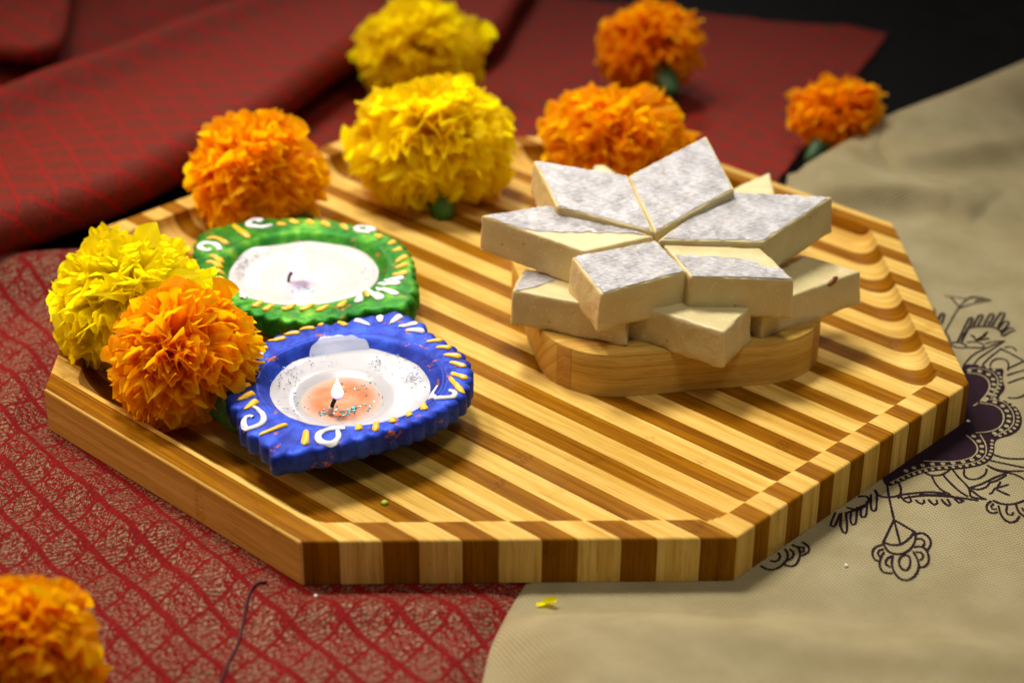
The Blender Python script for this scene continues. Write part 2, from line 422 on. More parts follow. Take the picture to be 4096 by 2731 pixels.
def resample(pts, n, closed=False):
    p = np.asarray(pts, float)
    if closed: p = np.vstack([p, p[:1]])
    d = np.r_[0, np.cumsum(np.linalg.norm(np.diff(p, axis=0), axis=1))]
    t = np.linspace(0, d[-1], n, endpoint=not closed)
    return np.stack([np.interp(t, d, p[:, k]) for k in range(p.shape[1])], 1)
def chaikin(pts, it=2, closed=False):
    p = np.asarray(pts, float)
    for _ in range(it):
        if closed:
            q = np.roll(p, -1, 0); p = np.stack([.75 * p + .25 * q, .25 * p + .75 * q], 1).reshape(-1, p.shape[1])
        else:
            a, b2 = p[:-1], p[1:]
            p = np.vstack([p[:1], np.stack([.75 * a + .25 * b2, .25 * a + .75 * b2], 1).reshape(-1, p.shape[1]), p[-1:]])
    return p

# ================================================================== SETTING: table
BH = 1.54           # board height
FLOOR = 0.86        # hollowed floor of the board
n_t = 40
xs = np.linspace(-160, 160, n_t); ys = np.linspace(-90, 170, n_t)
V = [(x, y, -0.16) for x in xs for y in ys]
t = mesh_obj("table_top", V, grid_faces(n_t, n_t), M_TABLE, smooth=False); t['kind'] = 'structure'

R_IN = 15.004       # octagon apothem
ANG = [math.radians(-90 + 45 * i) for i in range(8)]
ON = np.array([[math.cos(a), math.sin(a)] for a in ANG])
def oct_in(x, y, inset=0.0):
    """signed distance inside the (inset) octagon, positive inside (max of planes)"""
    return R_IN - inset - np.max(np.stack([x * n[0] + y * n[1] for n in ON]), 0)
OV = np.array([[math.cos(math.radians(-112.5 + 45 * i)), math.sin(math.radians(-112.5 + 45 * i))] for i in range(8)])
def oct_sd(x, y, ap):
    """true outside distance / inside negative for octagon of apothem ap"""
    x = np.asarray(x, float); y = np.asarray(y, float)
    v = OV * ap / math.cos(math.pi / 8)
    inside = np.max(np.stack([x * n[0] + y * n[1] for n in ON]), 0) - ap
    d = np.full(x.shape, 1e9)
    for i in range(8):
        a, b2 = v[i], v[(i + 1) % 8]; e = b2 - a
        tt = np.clip(((x - a[0]) * e[0] + (y - a[1]) * e[1]) / (e @ e), 0, 1)
        d = np.minimum(d, np.hypot(x - a[0] - tt * e[0], y - a[1] - tt * e[1]))
    return np.where(inside > 0, d, inside)

# ------------------------------------------------------------------ octagonal bamboo board
RIM, COVE_W, RC, EDGE = 0.98, 0.85, 1.15, 0.09
def board_top(x, y):
    x = np.asarray(x, float); y = np.asarray(y, float)
    s = -(oct_sd(x, y, R_IN - RIM - RC) - RC)      # distance inside the rounded inner outline
    u = np.clip(s / COVE_W, 0, 1)
    z = BH - (BH - FLOOR) * np.sqrt(np.clip(1 - (1 - u) ** 2, 0, 1)) * np.where(s > 0, 1, 0)
    # tiny round-over at inner lip
    z = np.where((s > -0.06) & (s <= 0), BH - 0.015 * ((s + 0.06) / 0.06) ** 2, z)
    o = oct_in(x, y)
    e = np.clip(1 - o / EDGE, 0, 1)
    return z - EDGE * (1 - np.sqrt(np.clip(1 - e * e, 0, 1)))
DIR = np.array([1, -1]) / math.sqrt(2)     # along the strips
PER = np.array([1, 1]) / math.sqrt(2)      # across them
board = root("bamboo_board", (0, 0, 0), "octagonal striped bamboo board of pale and brown strips with a hollowed middle", "serving board")
bounds = [-0.001]
for k in range(19): bounds += [0.07 + 1.6 * k, 0.80 + 1.6 * k]
bounds = [b for b in bounds if b < 29.95] + [2 * R_IN + 0.001]
GAP = 0.004
for i in range(len(bounds) - 1):
    t0, t1 = bounds[i], bounds[i + 1]
    dark = i % 2 == 1
    tt0 = t0 + (GAP if i else 0.002); tt1 = t1 - (GAP if i < len(bounds) - 2 else 0.002)
    near = min(tt0, 2 * R_IN - tt1)
    nc = 5 if near > 3.4 else 11
    cols = np.linspace(tt0, tt1, nc)
    offs = np.r_[0, .01, .025, .045, .07, .1, .16, .5, np.arange(.9, 3.6, .075)]
    uvo = rng.uniform(0, 50, 2)
    verts, uv = [], []
    rows = 2 * len(offs) + 16
    lift = (rng.uniform(-0.004, 0.004))
    for tc in cols:
        p = tc - R_IN
        # chord ends: clip line  PER*p + DIR*s  against the octagon
        lo, hi = -1e9, 1e9
        for n in ON:
            a = n @ DIR; c = R_IN - (n @ PER) * p
            if abs(a) < 1e-9: continue
            if a > 0: hi = min(hi, c / a)
            else: lo = max(lo, c / a)
        L = hi - lo
        oo = offs * min(1, L / 8.0)
        sl = np.r_[lo + oo, np.linspace(lo + oo[-1], hi - oo[-1], 18)[1:-1], (hi - oo)[::-1]]
        X = PER[0] * p + DIR[0] * sl; Y = PER[1] * p + DIR[1] * sl
        Z = board_top(X, Y) + 0.0
        inn = oct_in(X, Y) > 0.3
        Z = Z + lift * inn
        verts += [(X[0], Y[0], 0.06)] + list(zip(X, Y, Z)) + [(X[-1], Y[-1], 0.06)]
        uv += [(sl[0] - 1.5, tc)] + list(zip(sl, [tc] * len(sl))) + [(sl[-1] + 1.5, tc)]
        rows = len(sl) + 2
    faces = [f[::-1] for f in grid_faces(nc, rows)]
    # side walls
    base = len(verts)
    v = np.array(verts)
    for c_, flip in ((0, False), (nc - 1, True)):
        st = len(verts)
        for j in range(rows):
            a = v[c_ * rows + j]; verts.append(tuple(a)); uv.append((uv[c_ * rows + j][0], uv[c_ * rows + j][1]))
            verts.append((a[0], a[1], 0.06)); uv.append((uv[c_ * rows + j][0], uv[c_ * rows + j][1] + (a[2] - 0.06)))
        for j in range(rows - 1):
            q = (st + 2 * j, st + 2 * j + 2, st + 2 * j + 3, st + 2 * j + 1)
            faces.append(q if not flip else q[::-1])
    uv = np.array(uv) + uvo
    o = mesh_obj("strip", verts, faces, M_DARK if dark else M_LIGHT, board, uv, smooth=True)
    try: o.data.set_sharp_from_angle(angle=math.radians(38))
    except Exception: pass

# ================================================================== CLOTHS
def in_board(x, y, m): return oct_in(np.asarray(x, float), np.asarray(y, float)) > -m

def fbm(x, y, s, seed=0.0):
    return n3(x * s, y * s, seed) + 0.5 * n3(x * s * 2.1, y * s * 2.1, seed + 5)

def red_front_z(x, y):
    d = float(-oct_in(np.array(x), np.array(y)))          # distance outside the board
    w = smoothstep(-0.2, 2.5, d)
    z = 0.03 + w * (0.16 + 0.26 * fbm(x, y, 0.22, 3) + 0.13 * fbm(x, y, 0.6, 8))
    # bunched ridge where the cloth meets the long left edge
    b = math.exp(-((d - 1.2) / 0.9) ** 2) * math.exp(-(((x + 11.5) + (y + 9.5)) / 3.5) ** 2) * 0.75
    z += b * w
    under = float(smoothstep(-0.9, 0.4, x - np.interp(y, [-20, -17.2, -15.2, -13], [-1.25, -0.85, 0.1, 1.2])))
    z = z * (1 - under) - 0.05 * under
    return max(z, -0.06)
def cloth_thing(name, label, pos):
    return root(name, pos, label, "cloth", None)
# red, front left sheet: flat, its far edge folded over in a soft roll
rf = root("red_cloth", (-16, -10, -0.1), "red and gold brocade cloth lying under the front left of the board", "cloth")
nu, nv = 150, 190
V, UV = [], []
for i in range(nu):
    x = -34 + 38 * i / (nu - 1)
    edge = 5.45 + 0.22 * math.sin(x * 0.7)
    for j in range(nv):
        s = (j / (nv - 1))
        if j < 24:                       # roll
            a = math.radians(-100 + 190 * j / 23); rr = 0.52
            y = edge - 0.5 + rr * math.cos(a); z = 0.50 + rr * math.sin(a) + 0.06 * n3(x * .4, 2)
            z = max(z, 0.0)
            if x > -15.6 or in_board(x, y, 0.3): z = 0.0
            UV.append((x, edge + 2.5 - 1.2 * j / 23))
        else:
            u = (j - 23) / (nv - 24)
            y = edge - 0.5 - u * (edge + 34)
            drop = 1 - smoothstep(0, 3.2, u * (edge + 34))
            z = red_front_z(x, y) * (1 - drop) + drop * (1.02 + 0.06 * n3(x * .4, 2))
            if x > -15.6 and y > 0: z = min(z, 0.03)
            if in_board(x, y, 0.15): z = min(z, 0.03)
            UV.append((x, y))
        V.append((x, y, z))
mesh_obj("brocade_fabric", V, grid_faces(nu, nv), M_RED, rf, UV)

# red, flat sheet at the back with a straight cut edge on the right
rb = root("red_cloth", (5, 24, -0.1), "flat red brocade cloth lying under the flowers behind the board", "cloth")
c_br = at6(2037, 76, 0.1); c_fr = at6(1790, 410, 0.05); c_bl = at6(1262, 30, 0.1)
RG = c_br[:2] + (c_fr[:2] - c_br[:2]) * np.linspace(0, 1.35, 60)[:, None]
V, UV = [], []
nu, nv = 60, 150
for i in range(nu):
    t_ = i / (nu - 1)
    p1 = RG[i]
    back_l = c_bl[:2] + (c_bl[:2] - c_br[:2]) * 1.6
    lf = at6(672, 312, 0.0)[:2]; p0 = back_l * 0 + np.array([-13.0, 44.0]) + (lf - np.array([-13.0, 44.0])) * min(1, t_ * 1.25) + np.array([1.0, -6.0]) * max(0, t_ - .8) * 5
    for j in range(nv):
        s = j / (nv - 1)
        p = p0 + (p1 - p0) * s
        if s > 0.985: p = p + 0.12 * n3(p[1] * 1.5, 3.3) * np.array([1, 0])
        z = -0.07 + 0.05 * (fbm(p[0], p[1], 0.2, 1) + 1) + 0.05 * smoothstep(.9, 1, s) * (n3(p[1] * .3, 1) + .6)
        z += 0.25 * smoothstep(0.06, 0.0, t_) * max(0, n3(p[0] * .25, 7) + .3)
        if in_board(p[0], p[1], 0.4): z = min(z, 0.0)
        V.append((p[0], p[1] + (0.18 * n3(p[0] * .8, 9.1) if i == 0 else 0), z)); UV.append((p[0] + 3, p[1] + 1))
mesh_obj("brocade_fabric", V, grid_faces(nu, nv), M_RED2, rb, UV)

# red, upper fold at the back left: thick roll in front, sloping back
ru = root("red_cloth", (-14, 26, -0.05), "folded red brocade cloth at the back left with a thick rolled front edge", "cloth")
crest_px = [(-220, 545), (-90, 505), (0, 471), (120, 436), (242, 395), (403, 310), (544, 242), (685, 141), (800, 62), (905, 20)]
ZC = 2.55
crest = [at6(a, b2, ZC) for a, b2 in crest_px]
crest += [at6(1000, 62, 2.35), at6(1060, 75, 1.9), at6(1110, 60, 1.7), at6(1150, 10, 1.6), at6(1200, -60, 1.6), at6(1280, -190, 1.6)]
cr = resample(chaikin(crest, 3), 170)
far = np.array([[-52, 20.0], [-60, 60.0], [-30, 80.0], [0, 84.0]])
far = resample(chaikin(far, 2), 170)
tang = np.gradient(cr[:, :2], axis=0); tang /= np.linalg.norm(tang, axis=1)[:, None]
outn = np.stack([tang[:, 1], -tang[:, 0]], 1)      # outward (towards camera / right)
V, UV = [], []
nv = 120; arc = np.r_[0, np.cumsum(np.linalg.norm(np.diff(cr, axis=0), axis=1))]
for i in range(170):
    c = cr[i]; R0 = 0.98 if arc[i] < 34 else max(0.62, 0.98 - (arc[i] - 34) * 0.05)
    R0 *= 1 + 0.08 * n3(arc[i] * .2, 4)
    zc = c[2] - R0
    for j in range(nv):
        if j < 34:
            a = math.radians(-140 + 230 * j / 33)
            off = R0 * math.cos(a); z = zc + R0 * math.sin(a)
            p = c[:2] + outn[i] * off
            lenv = -R0 * math.radians(90 - (-140 + 230 * j / 33))
        else:
            u = (j - 33) / (nv - 34); u2 = u ** 1.3
            p = c[:2] + (far[i] - c[:2]) * u2
            dist = np.linalg.norm(p - c[:2]); lenv = dist
            sag = smoothstep(0.5, 9, dist)
            z = c[2] - 0.75 * sag + 0.16 * fbm(p[0], p[1], 0.16, 2) * smoothstep(0, 4, dist)
            # a second soft ridge and a hollow crossing the sheet
            rid = (p[0] + 14.5) * 0.72 - (p[1] - 26) * 0.55
            z += (1.05 * math.exp(-(rid / 1.2) ** 2) - 0.55 * math.exp(-((rid + 2.6) / 1.3) ** 2)) * smoothstep(3, 8, dist)
            rid2 = (p[0] + 3.5) * 0.80 - (p[1] - 34) * 0.45
            z += 0.7 * math.exp(-(rid2 / 1.3) ** 2) * smoothstep(2, 6, dist)
            z = max(z, 0.35)
        V.append((p[0], p[1], z)); UV.append((arc[i] * 0.92, lenv * 0.95))
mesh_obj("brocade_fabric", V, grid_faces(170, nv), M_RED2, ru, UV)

# small folded flap in the top left corner
rt = root("red_cloth", (-24, 34, 2), "dark red folded cloth end in the top left corner of the photo", "cloth")
fl = [at6(a, b2, 3.4) for a, b2 in [(-160, 60), (-60, 82), (20, 86), (88, 92), (122, 70), (134, 20), (146, -60), (160, -160)]]
fl = resample(chaikin(fl, 2), 60)
tg = np.gradient(fl[:, :2], axis=0); tg /= np.linalg.norm(tg, axis=1)[:, None]
on = np.stack([tg[:, 1], -tg[:, 0]], 1)
V, UV = [], []
for i in range(60):
    tgt = np.array([-34 + 4 * i / 59, 44 + 22 * i / 59])
    for j in range(40):
        if j < 16:
            a = math.radians(-120 + 210 * j / 15); r0 = 0.45
            p = fl[i, :2] + on[i] * r0 * math.cos(a); z = 2.75 + r0 * math.sin(a)
        else:
            u = ((j - 15) / 24) ** 1.3; p = fl[i, :2] + (tgt - fl[i, :2]) * u
            z = 3.2 + 0.25 * fbm(p[0], p[1], 0.3, 6)
        V.append((p[0], p[1], z)); UV.append((p[0] + .4, p[1] + z))
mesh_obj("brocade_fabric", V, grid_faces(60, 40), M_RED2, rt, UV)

# ------------------------------------------------------------------ beige printed net cloth
bg = root("net_cloth", (14, -8, -0.05), "beige net cloth with dark printed motifs on the right of the board", "cloth")
Lc = resample(chaikin([(11.2, 10.6), (9.2, 6), (6.4, -2), (2.6, -11), (0.7, -13.9), (-0.25, -16.1), (-0.95, -18.2), (-1.25, -20.5), (-1.3, -29)], 2), 200)
Rc = resample(chaikin([(40, 33), (42, 20), (42, 8), (42, -2), (40, -12), (38, -18), (36, -29)], 2), 200)
Bc_px = [(1808, 405, 0.5), (1850, 394, 0.9), (1905, 362, 1.15), (1965, 322, 1.35), (2050, 274, 1.6), (2130, 237, 1.85), (2240, 194, 2.1), (2352, 150, 2.35), (2520, 92, 2.6)]
Bp = np.array([at6(a, b2, c) for a, b2, c in Bc_px])
Bs = resample(chaikin(Bp, 2), 160)
Lc[0] = Bs[0, :2]
def poly_dist(p, poly):
    a = poly[:-1]; b2 = poly[1:]; e = b2 - a
    tt = np.clip(((p[0] - a[:, 0]) * e[:, 0] + (p[1] - a[:, 1]) * e[:, 1]) / (e ** 2).sum(1), 0, 1)
    d = np.hypot(p[0] - a[:, 0] - tt * e[:, 0], p[1] - a[:, 1] - tt * e[:, 1])
    k = int(np.argmin(d)); return d[k], (k + tt[k]) / len(a)
BP2 = Bs[::8, :2]; BZ2 = Bs[::8, 2]
FR = np.array([at6(a, b2, c)[:2] for a, b2, c in [(1835, 440, .8), (1905, 422, 1.2), (1977, 408, 1.5), (2092, 400, 1.6), (2190, 408, 1.6), (2260, 430, 1.5)]])
FR2 = np.array([at6(a, b2, c)[:2] for a, b2, c in [(2040, 345, 1.4), (2110, 318, 1.8), (2200, 300, 2.0), (2300, 270, 2.2), (2420, 235, 2.3)]])
def net_z(x, y):
    d = float(-oct_in(np.array(x), np.array(y)))
    w = float(smoothstep(0.0, 2.5, d))
    z = 0.045 + w * (0.05 + 0.10 * fbm(x, y, 0.13, 21))
    db, s = poly_dist((x, y), BP2)
    zr = np.interp(s, np.linspace(0, 1, len(BZ2)), BZ2)
    prof = math.exp(-(db / (1.6 + 1.2 * s)) ** 2) * 0.72 + 0.28 * math.exp(-db / 5.0)
    z += max(0, zr - 0.05) * prof * (w if db > 0.5 else 1)
    # second soft fold running from the corner of the board towards the right
    f2 = (y - 9.5) - 0.28 * (x - 17)
    df, sf = poly_dist((x, y), FR)
    front = y < np.interp(x, FR[:, 0], FR[:, 1])
    z += 1.0 * math.sin(math.pi * min(max(sf, .001), .999)) ** .6 * math.exp(-(df / (0.75 if front else 2.2)) ** 2) * w
    df, sf = poly_dist((x, y), FR2)
    front = y < np.interp(x, FR2[:, 0], FR2[:, 1])
    z += 0.8 * math.sin(math.pi * min(max(sf, .001), .999)) ** .6 * math.exp(-(df / (0.8 if front else 2.4)) ** 2) * w
    z += 0.10 * math.sin(0.95 * (x * 0.80 - y * 0.60) + 1.2 * n3(x * .12, y * .12, 9)) * float(smoothstep(13, 19, x)) * float(smoothstep(0.5, 6, y)) * w
    # front: a raised soft fold close to the camera
    f = -16.4 - 0.16 * max(0, x - 4) + 0.012 * max(0, x - 8) ** 2 * 0.5
    up = float(smoothstep(f + 0.4, f - 2.2, y))
    left = float(smoothstep(-1.1, 1.2, x + 0.15 * (y + 19)))
    z += up * (0.95 + 0.25 * n3(x * .2, y * .2, 4)) * left * (1 - 0.35 * float(smoothstep(10, 20, x)))
    f3 = (y + 20.0) + 0.10 * (x - 6)
    z -= 0.5 * math.exp(-((f3) / 1.3) ** 2) * left * float(smoothstep(3, 8, x))
    lb = float(smoothstep(0.0, 0.9, x + 1.3)) if y < -17 else 1
    if d < 0.15: z = min(z, 0.05)
    return max(z, 0.04)
V, UV = [], []
nu, nv, nroll = 160, 230, 18
sp_ = np.linspace(0, 1, nu)
tg = np.gradient(Bs[:, :2], axis=0); tg /= np.linalg.norm(tg, axis=1)[:, None]
bn = np.stack([-tg[:, 1], tg[:, 0]], 1)            # away from camera
tv = np.linspace(0, 1, nv) ** 1.0
for i in range(nu):
    s = sp_[i]
    for j in range(nroll):                         # turned-under back edge
        a = j / nroll
        top = net_z(Bs[i, 0], Bs[i, 1]); r0 = top * 0.45
        ang = math.radians(-80 + 170 * a)
        p = Bs[i, :2] + bn[i] * r0 * math.cos(ang) * 0.8
        z = max(top - r0 + r0 * math.sin(ang), -0.05)
        V.append((p[0], p[1], z)); UV.append((p[0], p[1] + (1 - a)))
    for j in range(nv):
        k = tv[j]; q = k * 199; q0 = min(int(q), 198); fr = q - q0
        l = Lc[q0] * (1 - fr) + Lc[q0 + 1] * fr; r = Rc[q0] * (1 - fr) + Rc[q0 + 1] * fr
        lin0 = Lc[0] * (1 - s) + Rc[0] * s
        p = l * (1 - s) + r * s + (Bs[i, :2] - lin0) * (1 - k) ** 3
        z = net_z(p[0], p[1])
        if i == 0: z = min(z, 0.0)
        V.append((p[0], p[1], z)); UV.append((p[0], p[1]))
mesh_obj("net_fabric", V, grid_faces(nu, nroll + nv), M_NET, bg, UV)

def ribbon(polys, width, lift, z_of, closed=False):
    """flat printed strokes that follow the cloth"""
    V, F = [], []
    for pl in polys:
        p = np.asarray(pl, float)
        p = chaikin(p, 2, closed)
        L = np.linalg.norm(np.diff(p, axis=0), axis=1).sum()
        p = resample(p, max(3, int(L / 0.12)), closed)
        n = len(p)
        tg_ = (np.roll(p, -1, 0) - np.roll(p, 1, 0)) if closed else np.gradient(p, axis=0)
        tg_ /= np.maximum(np.linalg.norm(tg_, axis=1), 1e-6)[:, None]
        nn = np.stack([-tg_[:, 1], tg_[:, 0]], 1)
        b0 = len(V)
        for k in range(n):
            w = width * (0.85 + 0.25 * n3(p[k, 0] * 3, p[k, 1] * 3))
            for sg in (-.5, .5):
                q = p[k] + nn[k] * w * sg
                V.append((q[0], q[1], z_of(q[0], q[1]) + lift))
        for k in range(n if closed else n - 1):
            a = b0 + 2 * k; b2 = b0 + 2 * ((k + 1) % n)
            F.append((a, a + 1, b2 + 1, b2))
    return V, F
def rz(pts, x0, y0, s): return [at(x0 + a * s, y0 + b2 * s, 0.12)[:2] for a, b2 in pts]
ZR2 = (3000, 1700, 1096 / 2352); ZR1 = (3200, 1100, 896 / 2342); ZP4 = (2048, 1365, 2048 / 2351)
def prt(name, lines, zone, width=0.085, closed=()):
    ops = [rz(l, *zone) for i, l in enumerate(lines) if i not in closed]
    cls = [rz(l, *zone) for i, l in enumerate(lines) if i in closed]
    V, F = ribbon(ops, width, 0.03, net_z)
    V2, F2 = ribbon(cls, width, 0.03, net_z, True)
    F = F + [tuple(x + len(V) for x in f) for f in F2]; V = V + V2
    return mesh_obj(name, V, F, M_INK, bg)
prt("printed_tassel", [[(1180, 490), (1190, 600), (1235, 810)], [(1235, 810), (1140, 1010)], [(1235, 810), (1290, 1020)], [(1235, 810), (1420, 920)],
  [(1140, 1000), (1210, 1030), (1300, 1025), (1380, 960), (1410, 915)], [(1140, 1010), (1180, 1085), (1260, 1110), (1360, 1085), (1420, 1000), (1420, 920)],
  [(1135, 1025), (1060, 1050), (1045, 1110), (1070, 1160), (1110, 1170)], [(1145, 1060), (1100, 1075), (1092, 1110), (1118, 1135)],
  [(1150, 1085), (1115, 1150), (1108, 1220), (1150, 1270), (1225, 1265)], [(1215, 1120), (1165, 1150), (1158, 1195), (1205, 1215)],
  [(1225, 1115), (1212, 1200), (1250, 1285), (1310, 1328), (1390, 1315), (1445, 1250), (1452, 1170), (1400, 1080)],
  [(1405, 1045), (1480, 1030), (1530, 1090), (1538, 1170), (1500, 1212), (1450, 1215)], [(1420, 1085), (1475, 1085), (1495, 1130), (1455, 1155)],
  [(1420, 935), (1480, 918), (1540, 960), (1558, 1020), (1518, 1078)], [(1430, 975), (1480, 970), (1505, 1010), (1480, 1040)],
  [(1325, 1105), (1278, 1140), (1278, 1200), (1325, 1252), (1370, 1220), (1378, 1160), (1365, 1115)]], ZR2, closed=(15,))
prt("printed_tassel", [[(2070, 660), (2025, 690), (2030, 745), (2080, 772), (2125, 755)], [(2090, 685), (2060, 705), (2075, 735), (2120, 730)], [(2130, 700), (2150, 790), (2210, 848), (2280, 842), (2312, 790)],
  [(2205, 705), (2190, 760), (2235, 795), (2260, 760)], [(2080, 655), (2160, 690), (2260, 692), (2360, 655)], [(2280, 690), (2300, 760), (2370, 805)], [(2330, 720), (2350, 750), (2400, 770)]], ZR2)
prt("printed_tassel", [[(450, 985), (512, 1030), (508, 1080), (440, 1112)], [(405, 1030), (465, 1030), (470, 1072), (430, 1085)], [(360, 1010), (430, 1040), (430, 1120), (400, 1188), (345, 1205), (285, 1180)],
  [(340, 1050), (382, 1070), (372, 1125), (325, 1145)], [(300, 1045), (335, 1100), (310, 1160), (240, 1220), (160, 1232), (90, 1190)], [(245, 1080), (270, 1120), (225, 1160), (170, 1150)]], ZR2)
prt("printed_fringe", [[(735, 735), (688, 840), (708, 868), (740, 840), (772, 745)], [(788, 738), (772, 850), (812, 932), (838, 900), (826, 735)], [(868, 720), (862, 830), (890, 853), (912, 830), (922, 690)],
  [(955, 680), (948, 770), (975, 788), (1002, 765), (1006, 640)], [(1040, 580), (1038, 720), (1065, 733), (1086, 720), (1092, 565)], [(830, 690), (930, 722), (1000, 672), (1032, 620), (1000, 590), (930, 600)],
  [(820, 745), (900, 715), (990, 670)], [(1075, 540), (1090, 590), (1160, 610), (1260, 605), (1300, 580)], [(1275, 470), (1305, 560), (1270, 620)]], ZR2)
prt("printed_fringe", [[(1290, 600), (1340, 665), (1395, 660), (1360, 600)], [(1420, 640), (1460, 680), (1500, 675), (1490, 640)], [(1530, 640), (1570, 690), (1610, 690), (1600, 645)], [(1640, 640), (1690, 700), (1730, 695), (1690, 640)],
  [(1750, 630), (1790, 680), (1830, 670), (1780, 620)], [(1290, 590), (1400, 580), (1540, 570), (1680, 590)], [(1320, 620), (1480, 600), (1640, 610), (1800, 630), (1960, 655)], [(1450, 590), (1560, 600), (1700, 600), (1840, 660)]], ZR2)
prt("printed_leaf", [[(1560, 430), (1590, 500), (1640, 560), (1720, 600)], [(1560, 425), (1640, 425), (1700, 390), (1725, 365)], [(1660, 425), (1720, 500), (1800, 580), (1870, 620)], [(1735, 370), (1800, 460), (1880, 540), (1890, 620)],
  [(1500, 400), (1560, 425)], [(1840, 375), (1830, 430), (1880, 470), (1960, 465), (2025, 420), (2030, 375)], [(1880, 545), (1990, 510), (2100, 450), (2210, 410)], [(1890, 620), (1960, 640), (2030, 645)], [(1890, 560), (1980, 630), (2010, 640)],
  [(1885, 540), (1950, 565), (2030, 540), (2060, 490)], [(2050, 500), (2120, 480), (2200, 430)], [(2040, 345), (2110, 390), (2210, 410)], [(2210, 410), (2290, 430), (2370, 480)],
  [(2060, 300), (2180, 330), (2370, 370)], [(2030, 340), (2150, 400), (2370, 395)], [(2090, 250), (2200, 290), (2370, 290)], [(2050, 600), (2080, 590), (2090, 550), (2140, 540), (2220, 515)], [(2110, 555), (2170, 590), (2230, 612)], [(2120, 540), (2150, 490)]], ZR2, 0.075)
prt("printed_leaf", [[(1705, 940), (1800, 830), (1930, 770), (2120, 690)], [(1820, 930), (1860, 870), (1990, 790), (2140, 690)], [(1990, 960), (1985, 920), (2050, 870), (2150, 880), (2185, 930), (2170, 1000)], [(1900, 945), (1960, 880), (2060, 800), (2110, 770)],
  [(2090, 770), (2200, 820), (2342, 900)], [(2130, 760), (2230, 745), (2260, 800)], [(2170, 980), (2342, 900)], [(2160, 1050), (2250, 1020), (2400, 980)], [(2170, 1130), (2280, 1090), (2400, 1060)], [(2170, 1280), (2280, 1290), (2400, 1220)],
  [(1570, 700), (1660, 690), (1740, 730), (1745, 760), (1640, 750), (1570, 715)], [(1740, 700), (1840, 690), (1930, 730), (1925, 765), (1740, 750)], [(1935, 720), (2000, 700), (2120, 690), (2140, 700)]], ZR1, 0.07)
prt("printed_comb", [[(1650, 690), (1760, 460), (1790, 430), (1810, 450), (1780, 520), (1690, 690)], [(1810, 530), (1870, 420), (1900, 405), (1920, 425), (1860, 525)], [(1920, 530), (1980, 410), (2010, 395), (2035, 415), (1970, 525)],
  [(2010, 530), (2090, 400), (2120, 385), (2148, 405), (2070, 540)], [(2070, 560), (2140, 480), (2185, 485), (2180, 520), (2110, 590)], [(2110, 610), (2180, 550), (2230, 560)], [(2130, 640), (2200, 590), (2250, 585)],
  [(1740, 560), (1820, 535), (2040, 540), (2110, 600), (2110, 640)], [(1690, 690), (1720, 610), (1760, 555)], [(1780, 625), (1820, 640), (1830, 680), (1870, 685), (1960, 595)], [(1860, 680), (1980, 665)], [(1840, 690), (1870, 660), (1940, 630)],
  [(1440, 480), (1470, 400), (1500, 380), (1515, 400), (1480, 500)], [(1400, 400), (1410, 350), (1395, 340)]], ZR1, 0.10)
prt("printed_sprig", [[(1510, 205), (1590, 215), (1740, 235)], [(1660, 335), (1600, 430), (1515, 590)], [(1660, 335), (1740, 240), (1830, 225), (1900, 245), (2000, 260)], [(1580, 225), (1665, 325)], [(1670, 335), (1850, 280), (1990, 262)],
  [(1760, 220), (1850, 210), (1930, 235), (2000, 260)], [(1515, 590), (1550, 620), (1570, 690)], [(1830, 270), (1870, 245), (1920, 260)]], ZR1, 0.065)
# solid scalloped medallion running under the board, with beaded border
outer = [(2060, 100), (2150, 105), (2215, 130), (2262, 120), (2250, 180), (2270, 215), (2225, 262), (2265, 270), (2320, 300), (2345, 350), (2335, 400), (2290, 430), (2240, 440), (2215, 455), (2215, 520), (2180, 560), (2100, 580), (2000, 585), (1910, 590), (1850, 612), (1780, 640), (1720, 665), (1690, 600), (1800, 480), (2000, 330), (2040, 200)]
po = resample(chaikin(rz(outer, *ZP4), 2, True), 220, True)
cen = po.mean(0)
V = []
NR = 26
for k in range(NR + 1):
    f = k / NR
    for q in po:
        p = cen + (q - cen) * f; V.append((p[0], p[1], net_z(p[0], p[1]) + 0.022))
F = []
npo = len(po)
for k in range(NR):
    for i in range(npo):
        a = k * npo + i; b2 = k * npo + (i + 1) % npo
        F.append((a, b2, b2 + npo, a + npo))
mesh_obj("printed_medallion", V, F, M_INK, bg)
def net_print(name, lines, width, lift):
    V, F = ribbon([rz(l, *ZP4) for l in lines], width, lift, net_z)
    return mesh_obj(name, V, F, M_NET, bg, [(v[0], v[1]) for v in V])
inner = [[(2090, 142), (2150, 150), (2190, 178), (2196, 222), (2150, 275)], [(2120, 292), (2140, 280)], [(2150, 280), (2225, 292), (2262, 335), (2252, 385), (2205, 412), (2130, 416)],
         [(2085, 425), (2130, 462), (2142, 502), (2110, 535), (2040, 550), (1960, 548), (1890, 545)]]
net_print("printed_scallop", inner, 0.06, 0.04)
net_print("printed_scallop", [[(2100, 122), (2160, 125), (2222, 150), (2236, 200), (2200, 258)], [(2195, 265), (2262, 275), (2308, 335), (2300, 395), (2215, 432)], [(2150, 425), (2182, 480), (2172, 535), (2110, 562), (2000, 570), (1900, 575), (1800, 612), (1735, 645)]], 0.05, 0.04)
V, F = [], []
